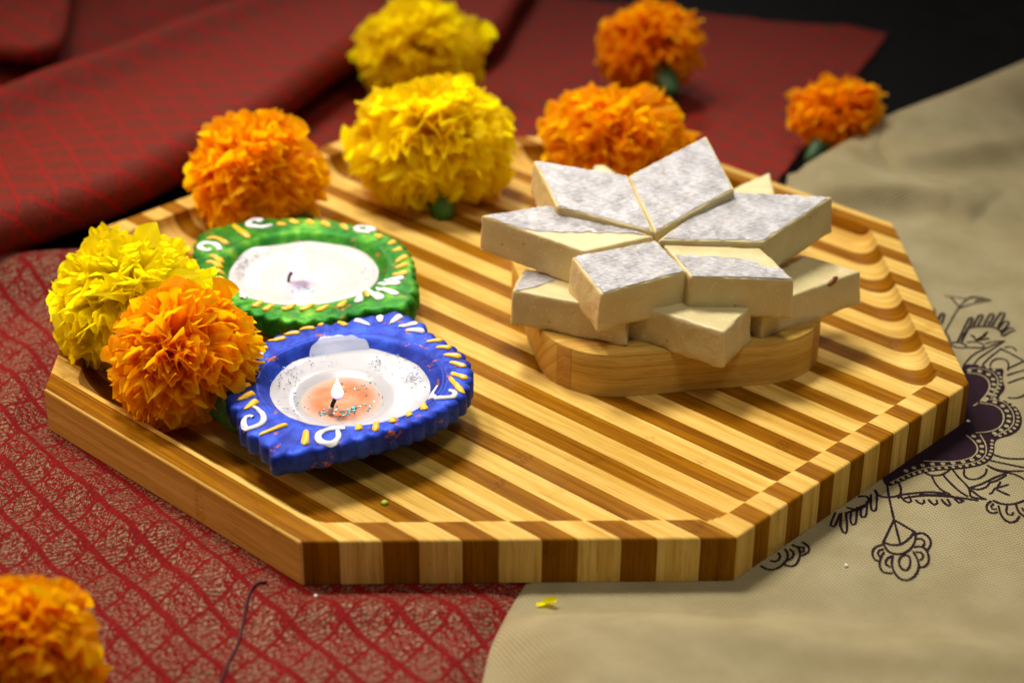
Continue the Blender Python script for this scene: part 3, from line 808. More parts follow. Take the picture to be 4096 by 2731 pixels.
for ln, rr in (([(2100, 132), (2160, 138), (2208, 165), (2216, 210), (2180, 262)], .10), ([(2170, 270), (2245, 284), (2285, 335), (2278, 390), (2215, 420)], .10), ([(2120, 432), (2158, 470), (2160, 515), (2110, 548), (2000, 560), (1890, 560), (1810, 590)], .10),
               ([(2150, 112), (2235, 140), (2250, 190), (2218, 248)], .075), ([(2215, 262), (2290, 280), (2328, 340), (2316, 400), (2240, 432)], .075), ([(2205, 455), (2200, 520), (2150, 562), (2050, 576), (1930, 582), (1840, 605), (1750, 645)], .075)):
    p = chaikin(rz(ln, *ZP4), 2); L = np.linalg.norm(np.diff(p, axis=0), axis=1).sum()
    p = resample(p, int(L / (rr * 2.9)))
    for q in p:
        b0 = len(V)
        for k in range(8):
            a = k * math.pi / 4; x = q[0] + rr * 0.8 * math.cos(a); y = q[1] + rr * math.sin(a)
            V.append((x, y, net_z(x, y) + 0.04))
        F.append(tuple(range(b0, b0 + 8)))
o = mesh_obj("printed_bead_row", V, F, M_NET, bg, [(v[0], v[1]) for v in V]); o['kind'] = 'stuff'

# ================================================================== BAMBOO RING UNDER THE SWEETS
RA = math.radians(9); RCc = np.array([5.455, -0.556])
E1 = np.array([math.cos(RA), math.sin(RA)]); E2 = np.array([-math.sin(RA), math.cos(RA)])
def rrect(a, b2, r, n=30):
    pts = []
    for cx, cy, a0 in ((a - r, -(b2 - r), -90), (a - r, b2 - r, 0), (-(a - r), b2 - r, 90), (-(a - r), -(b2 - r), 180)):
        for k in range(n): th = math.radians(a0 + 90 * k / (n - 1)); pts.append((cx + r * math.cos(th), cy + r * math.sin(th)))
    return resample(pts, 480, True)
ring = root("bamboo_ring", (RCc[0], RCc[1], FLOOR), "pale bamboo ring-shaped stand with rounded corners under the sweets", "stand")
RH = 1.56; RT = FLOOR + RH
out = rrect(4.85, 4.9, 2.5); inn = rrect(3.6, 3.66, 1.75)
bmr = bmesh.new()
prof = [(0, 0.02), (0, .0), (0, RH - 0.06), (0.02, RH - 0.02), (0.06, RH)]
rows = []
for f, z in [(0.0, 0.01), (0.0, 0.4), (0.0, 0.9), (0.0, RH - 0.05), (0.012, RH - 0.015), (0.045, RH), (0.5, RH), (0.96, RH), (1.0, RH - .05), (1.0, 0.4), (1.0, 0.01)]:
    rows.append([(o_ * (1 - f) + i_ * f, z) for o_, i_ in zip(out, inn)])
V = []
for row in rows:
    for p, z in row: V.append((p[0], p[1], z))
npt = 480
F = []
for k in range(len(rows)):
    k2 = (k + 1) % len(rows)
    for i in range(npt):
        j = (i + 1) % npt
        F.append((k * npt + i, k * npt + j, k2 * npt + j, k2 * npt + i))
# laminated from strips: split the ring across its depth
cuts = [-6, -4.15, -3.67, 3.67, 6]
Varr = np.array(V)
for ci in range(len(cuts) - 1):
    bm = bmesh.new(); bv = [bm.verts.new(v) for v in V]; bm.verts.ensure_lookup_table()
    for f in F: bm.faces.new([bv[k] for k in f])
    for co, no in (((0, cuts[ci] + 0.004, 0), (0, -1, 0)), ((0, cuts[ci + 1] - 0.004, 0), (0, 1, 0))):
        r = bmesh.ops.bisect_plane(bm, geom=bm.verts[:] + bm.edges[:] + bm.faces[:], plane_co=co, plane_no=no, clear_outer=True)
    if not bm.faces: bm.free(); continue
    bm.normal_update()
    vs = [v.co.copy() for v in bm.verts]; bm.verts.index_update()
    fs = [[v.index for v in f.verts] for f in bm.faces]; nrm = [f.normal.copy() for f in bm.faces]
    bm.free()
    wv = [(RCc[0] + E1[0] * v.x + E2[0] * v.y, RCc[1] + E1[1] * v.x + E2[1] * v.y, FLOOR + v.z) for v in vs]
    uv = []
    off = rng.uniform(0, 40, 2)
    for f, n in zip(fs, nrm):
        for k in f:
            v = vs[k]
            uv.append((v.x * 0.9 + off[0], (v.y if abs(n.z) > 0.7 else v.z + (v.y if abs(n.x) > .8 else 0)) + off[1]))
    o = mesh_obj("laminate", wv, fs, M_RING2 if ci == 1 else M_RING, ring, uv)
    try: o.data.set_sharp_from_angle(angle=math.radians(40))
    except Exception: pass

# ================================================================== DIAMOND SWEETS
SX0, SY0, SS = 1850, 500, 1650 / 2352
def sample_axis(n):
    a = np.linspace(-1, 1, n); e = [0.985, 0.965, 0.94]
    return np.unique(np.r_[a, e, [-x for x in e]])
def sweet_mesh(top4, thick, r=0.10, seed=0):
    """rounded hexahedron below the four top corners; returns verts, faces"""
    top4 = np.array(top4); nrm = np.cross(top4[1] - top4[0], top4[3] - top4[0]); nrm /= np.linalg.norm(nrm)
    if nrm[2] < 0: nrm = -nrm
    dn = -(nrm * 0.6 + np.array([0, 0, 1]) * 0.4); dn /= np.linalg.norm(dn)
    la = np.linalg.norm(top4[1] - top4[0]) / 2; lb = np.linalg.norm(top4[3] - top4[0]) / 2; lc = thick / 2
    half = np.array([la, lb, lc])
    ax = sample_axis(25); az = sample_axis(11)
    key, V, F = {}, [], []
    def vid(a, b2, c):
        k = (round(a, 4), round(b2, 4), round(c, 4))
        if k in key: return key[k]
        p = np.array([a, b2, c]) * half
        inner_ = np.clip(p, -(half - r), half - r); d = p - inner_
        L = np.linalg.norm(d)
        if L > 1e-9: p = inner_ + d / L * min(r, L) if (np.abs(d) > 1e-9).sum() > 1 else p
        q = p / half
        s, t_ = (q[0] + 1) / 2, (q[1] + 1) / 2
        P = top4[0] * (1 - s) * (1 - t_) + top4[1] * s * (1 - t_) + top4[2] * s * t_ + top4[3] * (1 - s) * t_
        depth = thick * (1 - q[2]) / 2
        # cut faces lean slightly and are uneven
        cc = (top4.mean(0)); flare = 1 + 0.02 * (1 - q[2])
        P = cc + (P - cc) * flare
        P = P + dn * depth
        side = max(abs(a), abs(b2)) > 0.999
        nz = mnoise.noise(Vector((P[0] * 2.2 + seed, P[1] * 2.2, P[2] * 2.2))) * 0.035 + mnoise.noise(Vector((P[0] * 6 + seed, P[1] * 6, P[2] * 6))) * 0.016
        amp = 1.0 if side else 0.35
        if side and c < -0.8: amp = 3.6          # ragged lower edge
        o_ = P - cc; o_[2] = 0; o_ /= max(np.linalg.norm(o_), 1e-6)
        P = P + o_ * nz * amp
        if not side or c > .9: P[2] += nz * 0.4
        if c < -0.95: P[2] += 0.05 * mnoise.noise(Vector((P[0] * 3, P[1] * 3, seed)))
        key[k] = len(V); V.append(P); return key[k]
    def face(fn, A, B, flip):
        for i in range(len(A) - 1):
            for j in range(len(B) - 1):
                q = [fn(A[i], B[j]), fn(A[i + 1], B[j]), fn(A[i + 1], B[j + 1]), fn(A[i], B[j + 1])]
                q = q[::-1] if flip else q
                if len(set(q)) == 4: F.append(q)
    face(lambda u, v: vid(u, v, 1), ax, ax, False); face(lambda u, v: vid(u, v, -1), ax, ax, True)
    face(lambda u, v: vid(u, -1, v), ax, az, False); face(lambda u, v: vid(u, 1, v), ax, az, True)
    face(lambda u, v: vid(-1, u, v), ax, az, True); face(lambda u, v: vid(1, u, v), ax, az, False)
    return V, F
def pip(x, y, poly):
    c = False; n = len(poly)
    for i in range(n):
        x1, y1 = poly[i][:2]; x2, y2 = poly[i - 1][:2]
        if (y1 > y) != (y2 > y) and x < (x2 - x1) * (y - y1) / (y2 - y1) + x1: c = not c
    return c
def foil_mesh(top4, mask, seed, margin=0.965, hole=None):
    top4 = np.array(top4); N = 78
    nrm = np.cross(top4[1] - top4[0], top4[3] - top4[0]); nrm /= np.linalg.norm(nrm)
    if nrm[2] < 0: nrm = -nrm
    cc = top4.mean(0)
    V, UV, ok = [], [], []
    for i in range(N):
        for j in range(N):
            s = (1 - margin) / 2 + margin * i / (N - 1); t_ = (1 - margin) / 2 + margin * j / (N - 1)
            P = top4[0] * (1 - s) * (1 - t_) + top4[1] * s * (1 - t_) + top4[2] * s * t_ + top4[3] * (1 - s) * t_
            nz = mnoise.noise(Vector((P[0] * 2.2 + seed, P[1] * 2.2, P[2] * 2.2))) * 0.035 + mnoise.noise(Vector((P[0] * 6 + seed, P[1] * 6, P[2] * 6))) * 0.016
            wr = 0.007 * mnoise.noise(Vector((P[0] * 4 + 3 * seed, P[1] * 4, 1))) + 0.006 * mnoise.noise(Vector((P[0] * 11, P[1] * 11, seed)))
            q = P + nrm * (0.021 + wr); q[2] += nz * 0.4
            V.append(q)
            UV.append((P[0] * 1.0 + seed * 3.7, P[1] * 1.0))
            e = min(s, 1 - s, t_, 1 - t_)
            rag = 0.022 * mnoise.noise(Vector((P[0] * 5 + seed, P[1] * 5, 3))) + 0.012 * mnoise.noise(Vector((P[0] * 14 + seed, P[1] * 14, 8)))
            o_ = e > 0.024 + rag
            if mask is not None:
                jit = 0.10 * mnoise.noise(Vector((P[0] * 3, P[1] * 3, seed + 1)))
                o_ = o_ and pip(P[0] + jit, P[1] + jit, mask)
            if hole is not None and o_:
                jit = 0.16 * mnoise.noise(Vector((P[0] * 5, P[1] * 5, seed + 2)))
                o_ = not pip(P[0] + jit, P[1] - jit, hole)
            ok.append(o_)
    F = []
    for i in range(N - 1):
        for j in range(N - 1):
            q = (i * N + j, (i + 1) * N + j, (i + 1) * N + j + 1, i * N + j + 1)
            if sum(ok[k] for k in q) >= 3: F.append(q)
    used = sorted({k for f in F for k in f}); rm = {k: n for n, k in enumerate(used)}
    return [V[k] for k in used], [tuple(rm[k] for k in f) for f in F], [UV[k] for k in used]

def sweet(px4, p0, gx, gy, thick, label, foil=True, mask_px=None, seed=0, hole_px=None, group="diamond cashew sweets", nut=False):
    top4 = [at_plane(SX0 + a * SS, SY0 + b2 * SS, p0, gx, gy) for a, b2 in px4]
    c = np.mean(top4, 0)
    o = root("cashew_sweet", (c[0], c[1], c[2] - thick), label, "sweet", group)
    # keep orientation consistent (counter-clockwise seen from above)
    ar = sum(top4[i - 1][0] * top4[i][1] - top4[i][0] * top4[i - 1][1] for i in range(4))
    if ar < 0: top4 = [top4[0], top4[3], top4[2], top4[1]]
    V, F = sweet_mesh(top4, thick, seed=seed)
    mesh_obj("paste_block", V, F, M_KAJU, o)
    if foil:
        mk = None
        if mask_px: mk = [at_plane(SX0 + a * SS, SY0 + b2 * SS, p0, gx, gy) for a, b2 in mask_px]
        hk = [at_plane(SX0 + a * SS, SY0 + b2 * SS, p0, gx, gy) for a, b2 in hole_px] if hole_px else None
        V, F, UV = foil_mesh(top4, mk, seed, hole=hk)
        if F: mesh_obj("silver_leaf", V, F, M_FOIL, o, UV)
    if nut:
        A = at(SX0 + 2274 * SS, SY0 + 832 * SS, p0[2]); B2 = at(SX0 + 1720 * SS, SY0 + 1030 * SS, p0[2])
        u = (B2 - A); u /= np.linalg.norm(u); n = np.array([-u[1], u[0], 0.0])
        v = CAM_F + CAM_R * (SX0 + 2110 * SS - 2048) / CAM_PX - CAM_U * (SY0 + 892 * SS - 1365.5) / CAM_PX
        q = CAM_C + v * (np.dot(A - CAM_C, n) / np.dot(v, n))
        V, F = [], []
        for i in range(7):
            for j in range(12):
                ph = math.pi * i / 6; th = 2 * math.pi * j / 12
                k = 1 + 0.3 * mnoise.noise(Vector((math.cos(th) * 1.5, math.sin(th) * 1.5, i * .4)))
                V.append(q + u * 0.26 * k * math.sin(ph) * math.cos(th) + np.array([0, 0, 1]) * (0.11 * k * math.cos(ph) - 0.05 * math.cos(th)) + n * 0.07 * math.sin(ph) * math.sin(th))
        for i in range(6):
            for j in range(12): F.append((i * 12 + j, (i + 1) * 12 + j, (i + 1) * 12 + (j + 1) % 12, i * 12 + (j + 1) % 12))
        mesh_obj("nut_fleck", V, F, M_NUT, o)
    return o
CT = at(SX0 + 1100 * SS, SY0 + 640 * SS, 5.3)
sweet([(402, 197), (945, 285), (1090, 610), (540, 468)], (CT[0], CT[1], 5.32), -0.03, 0.17, 1.35, "silver-leafed sweet at the back left of the star, its left side bare and peach coloured", seed=1.3)
sweet([(942, 290), (1390, 60), (1555, 365), (1096, 618)], (CT[0], CT[1], 5.30), 0.02, 0.22, 1.35, "silver-leafed sweet at the back of the star, its tip standing highest of all", seed=2.1)
sweet([(1112, 655), (1500, 378), (2115, 408), (1712, 668)], (CT[0], CT[1], 5.25), 0.0, 0.13, 1.42, "silver-leafed sweet on the right of the star, the widest one, pointing right", seed=3.7)
sweet([(103, 515), (480, 458), (1097, 634), (690, 722)], (CT[0], CT[1], 5.22), 0.03, 0.16, 1.38, "sweet on the left of the star, rear half silvered, front strip bare", True, [(60, 480), (480, 440), (1110, 560), (1110, 628), (560, 612), (430, 612), (120, 540)], seed=4.2)
sweet([(618, 750), (1105, 656), (1280, 835), (790, 965)], (CT[0], CT[1], 5.14), -0.02, 0.17, 1.45, "silver-leafed sweet at the front left of the star hanging over the stand", seed=5.9)
sweet([(1142, 680), (1690, 690), (1896, 882), (1303, 866)], (CT[0], CT[1], 5.08), -0.01, 0.14, 1.50, "sweet at the front right of the star, silver leaf torn away along its rear side", True, [(1180, 735), (1450, 755), (1690, 775), (1695, 810), (1850, 815), (1950, 900), (1500, 900), (1240, 900)], seed=6.4)
ZL = 3.72
sweet([(345, 822), (283, 940), (930, 1060), (1000, 900)], (0, 0, ZL), 0, 0, 1.3, "lower sweet at the left under the star with a scrap of silver at its corner", True, [(300, 780), (545, 880), (420, 925), (340, 942), (240, 950)], seed=7.7)
sweet([(958, 1016), (1492, 1180), (1647, 1030), (1150, 900)], (0, 0, ZL - 0.04), 0, 0, 1.32, "bare lower sweet at the front whose corner juts over the stand's front side", False, seed=8.8)
sweet([(2274, 832), (1720, 1030), (1450, 890), (1935, 735)], (0, 0, ZL - 0.1), 0, 0, 1.28, "bare lower sweet on the right with a brown nut fleck near its tip", False, seed=9.5, nut=True)
sweet([(1752, 268), (1400, 425), (1500, 620), (1800, 470)], (0, 0, ZL + 0.1), 0, 0, 1.3, "bare lower sweet peeping out at the back right between two star pieces", False, seed=10.1)
sweet([(750, 228), (810, 226), (980, 330), (700, 420)], (0, 0, ZL + 0.1), 0, 0, 1.3, "bare lower sweet just showing behind the back left piece of the star", False, seed=11.4)

# ================================================================== DIYAS
def stroke_mesh(path, w, h, surf_z, taper=None, seg=8):
    """raised paint stroke following plan path on a surface"""
    p = np.asarray(path, float); n = len(p)
    tg_ = np.gradient(p, axis=0); tg_ /= np.maximum(np.linalg.norm(tg_, axis=1), 1e-6)[:, None]
    nn = np.stack([-tg_[:, 1], tg_[:, 0]], 1)
    V, F = [], []
    rr = taper if taper is not None else np.ones(n)
    for k in range(n):
        for s in range(seg):
            a = math.pi * s / (seg - 1)
            q = p[k] + nn[k] * w * 0.5 * rr[k] * math.cos(a)
            V.append((q[0], q[1], surf_z(q[0], q[1]) + 0.015 + h * rr[k] ** .6 * math.sin(a)))
    for k in range(n - 1):
        for s in range(seg - 1):
            F.append((k * seg + s, k * seg + s + 1, (k + 1) * seg + s + 1, (k + 1) * seg + s))
    return V, [f[::-1] for f in F]
def cap_taper(n, a=0.35, b2=1.0, bulge=0):
    t_ = np.linspace(0, 1, n); r = a + (b2 - a) * t_ if bulge == 0 else np.ones(n)
    return r * np.sqrt(np.clip(1 - (2 * t_ - 1) ** 6, 0.02, 1))

class Diya:
    def __init__(self, name, label, contour, center, zr, mat_, flute, twist, leanfan):
        self.c = np.array(center); self.zr = zr
        p = np.array(contour) - self.c
        th = np.arctan2(p[:, 1], p[:, 0]); r = np.hypot(p[:, 0], p[:, 1])
        o = np.argsort(th); th, r = th[o], r[o]
        self.N = 420
        tt = np.linspace(-math.pi, math.pi, self.N, endpoint=False)
        rr = np.interp(tt, np.r_[th - 2 * math.pi, th, th + 2 * math.pi], np.r_[r, r, r])
        for _ in range(5): rr = (np.roll(rr, 1) + 2 * rr + np.roll(rr, -1)) / 4
        for _ in range(2): rr = np.mean([np.roll(rr, k) for k in range(-2, 3)], 0)
        self.tt, self.rr, self.rc = tt, rr, np.median(rr)
        self.flute, self.twist, self.fan = flute, twist, leanfan
        zf = FLOOR
        self.prof = [(0, zf), (.45, zf), (.52, zf + .05), (.62, zf + .38), (.84, zr - .85), (.955, zr - .74), (.995, zr - .68), (1.0, zr - .55), (1.0, zr - .3), (1.0, zr - .1),
                     (.985, zr - .03), (.96, zr), (.93, zr + .012), (.89, zr + .015), (.85, zr + .01), (.81, zr), (.785, zr - .035), (.77, zr - .015), (.755, zr + .008), (.738, zr - .02), (.715, zr - .08), (.69, zr - .18), (.655, zr - .31), (.62, zr - .44), (.55, zr - .65), (.4, zr - .82), (.2, zr - .86), (0, zr - .87)]
        self.root = root(name, (self.c[0], self.c[1], zf), label, "oil lamp", "clay diya lamps")
        V = []
        for k, (f, z) in enumerate(self.prof):
            for i in range(self.N): V.append(self.pos(f, z, tt[i], rr[i], k))
        F = []
        for k in range(len(self.prof) - 1):
            for i in range(self.N):
                j = (i + 1) % self.N
                F.append((k * self.N + i, k * self.N + j, (k + 1) * self.N + j, (k + 1) * self.N + i))
        mesh_obj("clay_body", V, F, mat_, self.root)
        from mathutils.bvhtree import BVHTree
        self.bvh = BVHTree.FromPolygons(V, F)
    def rad(self, th):
        return np.interp((th + math.pi) % (2 * math.pi) - math.pi, np.r_[self.tt, math.pi], np.r_[self.rr, self.rr[0]])
    def scale_r(self, f, r):
        w = float(smoothstep(0.66, 1.0, f)); return f * (r * w + self.rc * (1 - w))
    def rope(self, f, th):
        """relief on the rim: slanted cords, deeper petals at the fan"""
        m = float(smoothstep(.77, .83, f) * (1 - smoothstep(.985, 1.0, f)))
        a = self.flute * th + self.twist * (f - .9) * 40
        d = (th - self.fan + math.pi) % (2 * math.pi) - math.pi
        fan = math.exp(-(d / 0.30) ** 4)
        h = 0.018 * (abs(math.cos(a / 2)) * 2 - 1.15) * (1 - fan) + fan * (0.07 * abs(math.cos(d * 10.5)) + 0.04)
        return h * m
    def pos(self, f, z, th, r, k):
        fl = 0.0
        if f > .94 and z < self.zr - .02: fl = 0.020 * (abs(math.cos(self.flute * th / 2)) * 2 - 1)
        d = (th - self.fan + math.pi) % (2 * math.pi) - math.pi
        fan = math.exp(-(d / 0.30) ** 4)
        if f > .94: fl += fan * 0.03 * abs(math.cos(d * 10.5))
        q = self.scale_r(f, r) * (1 + fl)
        zz = z + self.rope(f, th)
        q += 0.02 * n3(math.cos(th) * 4, math.sin(th) * 4, z) * (f > .9)
        if k >= 9: zz += 0.012 * n3(math.cos(th) * 9, math.sin(th) * 9, f * 20)
        return (self.c[0] + q * math.cos(th), self.c[1] + q * math.sin(th), zz)
    def surf(self, x, y):
        h = self.bvh.ray_cast(Vector((x, y, 9.0)), Vector((0, 0, -1)))[0]
        return h.z if h is not None else self.zr - 0.06
    def paint(self, segs, zone, name, m, w, h, a=0.45, b2=1.0, spiral=False):
        for s in segs:
            P = [at(zone[0] + u * zone[2], zone[1] + v * zone[2], self.zr + 0.02)[:2] for u, v in s]
            if len(P) > 2: P = chaikin(P, 2)
            P = resample(P, 16 if not spiral else 34)
            tp = cap_taper(len(P), a, b2) if not spiral else np.clip(np.sin(np.linspace(0.25, math.pi - .25, len(P))) ** .35, .3, 1)
            tp = tp * rng.uniform(.9, 1.1)
            V, F = stroke_mesh(P, w, h, self.surf, tp)
            mesh_obj(name, V, F, m, self.root)

def wax_disc(d, zl, pools, radius_f, material, seed, pool_depth, parent=None, off=(0, 0)):
    NR, NT = 40, 120; V = []
    for i in range(NR):
        for j in range(NT):
            th = 2 * math.pi * j / NT; q = d.rc * radius_f * (i / (NR - 1))
            x = d.c[0] + off[0] + q * math.cos(th); y = d.c[1] + off[1] + q * math.sin(th)
            z = zl + 0.05 * fbm(x, y, 0.5, seed) * (i / NR)
            for (px, py, ra, rb2, dep) in pools:
                e = math.hypot((x - px) / ra, (y - py) / rb2); z -= dep * (1 - float(smoothstep(.75, 1.15, e)))
            # meniscus creeping up the wall
            z += 0.10 * float(smoothstep(.8, 1, i / NR)) * (0.5 + n3(math.cos(th) * 2, math.sin(th) * 2, seed))
            V.append((x, y, z))
    F = []
    for i in range(NR - 1):
        for j in range(NT):
            k = (j + 1) % NT; F.append((i * NT + j, (i + 1) * NT + j, (i + 1) * NT + k, i * NT + k))
    return mesh_obj("wax", V, F, material, d.root)
def glitter(d, spots, zfn, m, size):
    V, F = [], []
    for (x, y) in spots:
        a = rng.uniform(0, math.pi); l = size * rng.uniform(.5, 1.6); w = size * rng.uniform(.35, .6)
        u = np.array([math.cos(a), math.sin(a)]); v = np.array([-u[1], u[0]]); b0 = len(V); z = zfn(x, y)
        for s, t_ in ((-1, -1), (1, -1), (1, 1), (-1, 1)):
            q = np.array([x, y]) + u * l * s / 2 + v * w * t_ / 2; V.append((q[0], q[1], z + .02 + rng.uniform(0, .015)))
        F.append((b0, b0 + 1, b0 + 2, b0 + 3))
    return mesh_obj("glitter", V, F, m, d.root, smooth=False, kind='stuff')
def tube(pts, rad, seg=8):
    p = np.asarray(pts, float); n = len(p); rad = np.ones(n) * rad
    tg_ = np.gradient(p, axis=0); tg_ /= np.linalg.norm(tg_, axis=1)[:, None]
    V, F = [], []
    for k in range(n):
        a = np.cross(tg_[k], [0.3, 0.9, 0.2]); a /= np.linalg.norm(a); b2 = np.cross(tg_[k], a)
        for s in range(seg):
            th = 2 * math.pi * s / seg; V.append(p[k] + rad[k] * (a * math.cos(th) + b2 * math.sin(th)))
    for k in range(n - 1):
        for s in range(seg):
            F.append((k * seg + s, k * seg + (s + 1) % seg, (k + 1) * seg + (s + 1) % seg, (k + 1) * seg + s))
    F.append(tuple(range(seg))[::-1]); F.append(tuple((n - 1) * seg + s for s in range(seg)))
    return V, F
def flame(d, base, height, width, lean, m):
    prof = [(0, 0.3), (.06, .6), (.15, .9), (.25, 1.0), (.38, .93), (.52, .72), (.68, .45), (.84, .2), (1, .02)]
    zz = np.linspace(0, 1, 22); rr = np.interp(zz, [a for a, _ in prof], [b2 for _, b2 in prof]) * width / 2
    pts = [np.array(base) + np.array([lean[0] * z * z, lean[1] * z * z, z * height]) for z in zz]
    V, F = [], []
    for k, p in enumerate(pts):
        for s in range(14):
            th = 2 * math.pi * s / 14; V.append((p[0] + rr[k] * math.cos(th), p[1] + rr[k] * math.sin(th), p[2]))
    for k in range(21):
        for s in range(14): F.append((k * 14 + s, k * 14 + (s + 1) % 14, (k + 1) * 14 + (s + 1) % 14, (k + 1) * 14 + s))
    return mesh_obj("flame", V, F, m, d.root)

Z5 = (900, 1250, 1000 / 2352); Z6 = (750, 850, 950 / 2352)
ZB = 2.6
bl = [(440, 1365), (400, 1240), (280, 1160), (155, 1080), (145, 960), (60, 870), (20, 700), (60, 560), (100, 430), (280, 340), (540, 190), (850, 110), (1150, 85), (1250, 60), (1450, 35), (1680, 30), (1830, 100), (1950, 205), (2110, 290), (2250, 390), (2320, 580), (2260, 760), (2000, 940), (1500, 1120), (1100, 1220), (700, 1310)]
con = [at(Z5[0] + a * Z5[2], Z5[1] + b2 * Z5[2], ZB)[:2] for a, b2 in bl]
fx = at(Z5[0] + 1560 * Z5[2], Z5[1] + 90 * Z5[2], ZB)
bc = (-5.08, -7.55)
DB = Diya("blue_diya", "blue painted clay diya with yellow dashes, its small flame in an orange molten pool", con, bc, ZB, M_BLUE, 44, 0.0, math.atan2(fx[1] - bc[1], fx[0] - bc[0]))
ZG = 2.5
gl = [(150, 175), (70, 370), (105, 520), (190, 720), (420, 900), (680, 1005), (1060, 1080), (1500, 1035), (1730, 975), (2150, 945), (2240, 600), (2220, 450), (2100, 280), (1900, 185), (1600, 105), (1200, 55), (900, 55), (600, 65), (450, 105)]
con = [at(Z6[0] + a * Z6[2], Z6[1] + b2 * Z6[2], ZG)[:2] for a, b2 in gl]
fx = at(Z6[0] + 2100 * Z6[2], Z6[1] + 880 * Z6[2], ZG)
gc = (-7.1, 0.70)
DG = Diya("green_diya", "green painted clay diya brimming with white wax around a bright flame", con, gc, ZG, M_GREEN, 42, 0.9, math.atan2(fx[1] - gc[1], fx[0] - gc[0]))

DB.paint([[(400, 262), (575, 245)], [(550, 200), (705, 195)], [(690, 150), (850, 150)], [(870, 115), (930, 115)], [(1060, 85), (1150, 125)], [(275, 355), (405, 325)], [(235, 520), (300, 512)], [(110, 565), (200, 540)], [(70, 655), (265, 570)], [(75, 745), (235, 665)], [(120, 825), (275, 745)], [(185, 915), (305, 820)],
  [(320, 1145), (590, 1050)], [(765, 1090), (750, 1250)], [(1255, 1020), (1260, 1110)], [(1430, 980), (1415, 1120)], [(1575, 945), (1575, 1035)], [(1725, 885), (1735, 975)], [(1845, 820), (1885, 920)], [(1895, 275), (2045, 262)], [(1985, 325), (2130, 335)], [(2055, 400), (2225, 415)], [(2110, 470), (2270, 505)], [(2125, 565), (2280, 625)], [(2110, 605), (2170, 680), (2250, 755)]], Z5, "paint_dash", M_YDAB, 0.26, 0.070, 0.6)
DB.paint([[(1365, 135), (1220, 80)], [(1465, 115), (1455, 50)], [(1560, 130), (1655, 50)], [(1630, 150), (1815, 115)], [(1695, 185), (1880, 180)]], Z5, "paint_petal", M_WDAB, 0.30, 0.075, 0.45)
DB.paint([[(360, 370), (320, 420), (200, 440), (120, 440), (140, 410), (210, 375), (265, 385), (235, 420), (185, 425)], [(270, 890), (330, 920), (375, 990), (340, 1060), (250, 1090), (180, 1080), (172, 1000), (220, 970), (268, 990)],
  [(1130, 1085), (1000, 1085), (900, 1120), (865, 1180), (920, 1235), (1010, 1235), (1075, 1180), (1060, 1110)], [(1990, 670), (1930, 720), (1945, 790), (2050, 812), (2150, 795), (2175, 755), (2110, 735)]], Z5, "paint_swirl", M_WDAB, 0.21, 0.075, spiral=True)
DG.paint([[(450, 115), (490, 160), (615, 240)], [(180, 260), (300, 250), (400, 310)], [(215, 430), (290, 440), (340, 490)], [(180, 495), (260, 490), (340, 535)], [(220, 565), (365, 580)], [(255, 640), (385, 650)], [(350, 715), (470, 722)], [(980, 128), (890, 108)], [(1105, 112), (1020, 78)], [(1260, 122), (1190, 78)], [(1415, 142), (1335, 92)], [(1590, 172), (1525, 118)], [(1850, 220), (1930, 252)], [(1985, 318), (2060, 290)], [(2030, 388), (2120, 360)], [(2065, 492), (2175, 428)], [(2055, 552), (2182, 515)], [(2025, 622), (2182, 595)],
  [(740, 870), (655, 935)], [(855, 905), (755, 970)], [(1085, 900), (940, 965)], [(1260, 898), (1115, 965)], [(1410, 912), (1285, 978)], [(1570, 865), (1500, 942)]], Z6, "paint_dash", M_YDAB, 0.29, 0.070, 0.5)
DG.paint([[(1940, 672), (2150, 648)], [(1875, 700), (2115, 718)], [(1865, 740), (2085, 842)], [(1770, 750), (1930, 880)], [(1715, 800), (1690, 905)]], Z6, "paint_petal", M_WDAB, 0.36, 0.075, 0.35)
DG.paint([[(1710, 745), (1760, 775), (1795, 830)]], Z6, "paint_dash", M_GDAB, 0.22, 0.07)
DG.paint([[(840, 130), (760, 148), (620, 142), (592, 110), (650, 70), (730, 62), (728, 92), (680, 92)], [(320, 380), (312, 330), (230, 303), (118, 318), (122, 352), (190, 388), (228, 368)], [(1810, 205), (1700, 188), (1655, 160), (1720, 130), (1820, 140), (1862, 172), (1810, 182), (1780, 165)],
  [(630, 790), (560, 755), (460, 758)], [(520, 815), (572, 825), (540, 848)]], Z6, "paint_swirl", M_WDAB, 0.23, 0.075, spiral=True)

# wax, pools, wicks and flames
zwb = ZB - 0.34
pc = at(Z5[0] + 1100 * Z5[2], Z5[1] + 790 * Z5[2], zwb)
wax_disc(DB, zwb, [(pc[0], pc[1], 1.42, 1.62, 0.17)], 0.72, M_WAXB, 3.3, .12, off=(0.05, -0.05))
V, F = [(pc[0], pc[1], zwb - .115)], []
for i in range(1, 8):
    for j in range(48):
        th = 2 * math.pi * j / 48; w = 1 + .05 * n3(math.cos(th) * 2, math.sin(th) * 2, 5)
        V.append((pc[0] + 1.36 * w * i / 7 * math.cos(th), pc[1] + 1.58 * w * i / 7 * math.sin(th), zwb - .115 + 0.0))
for j in range(48): F.append((0, 1 + j, 1 + (j + 1) % 48))
for i in range(6):
    for j in range(48): a = 1 + i * 48; k = (j + 1) % 48; F.append((a + j, a + 48 + j, a + 48 + k, a + k))
mesh_obj("molten_pool", V, F, M_POOL, DB.root, [(0, 0)] + [(i / 7, j / 48) for i in range(1, 8) for j in range(48)])
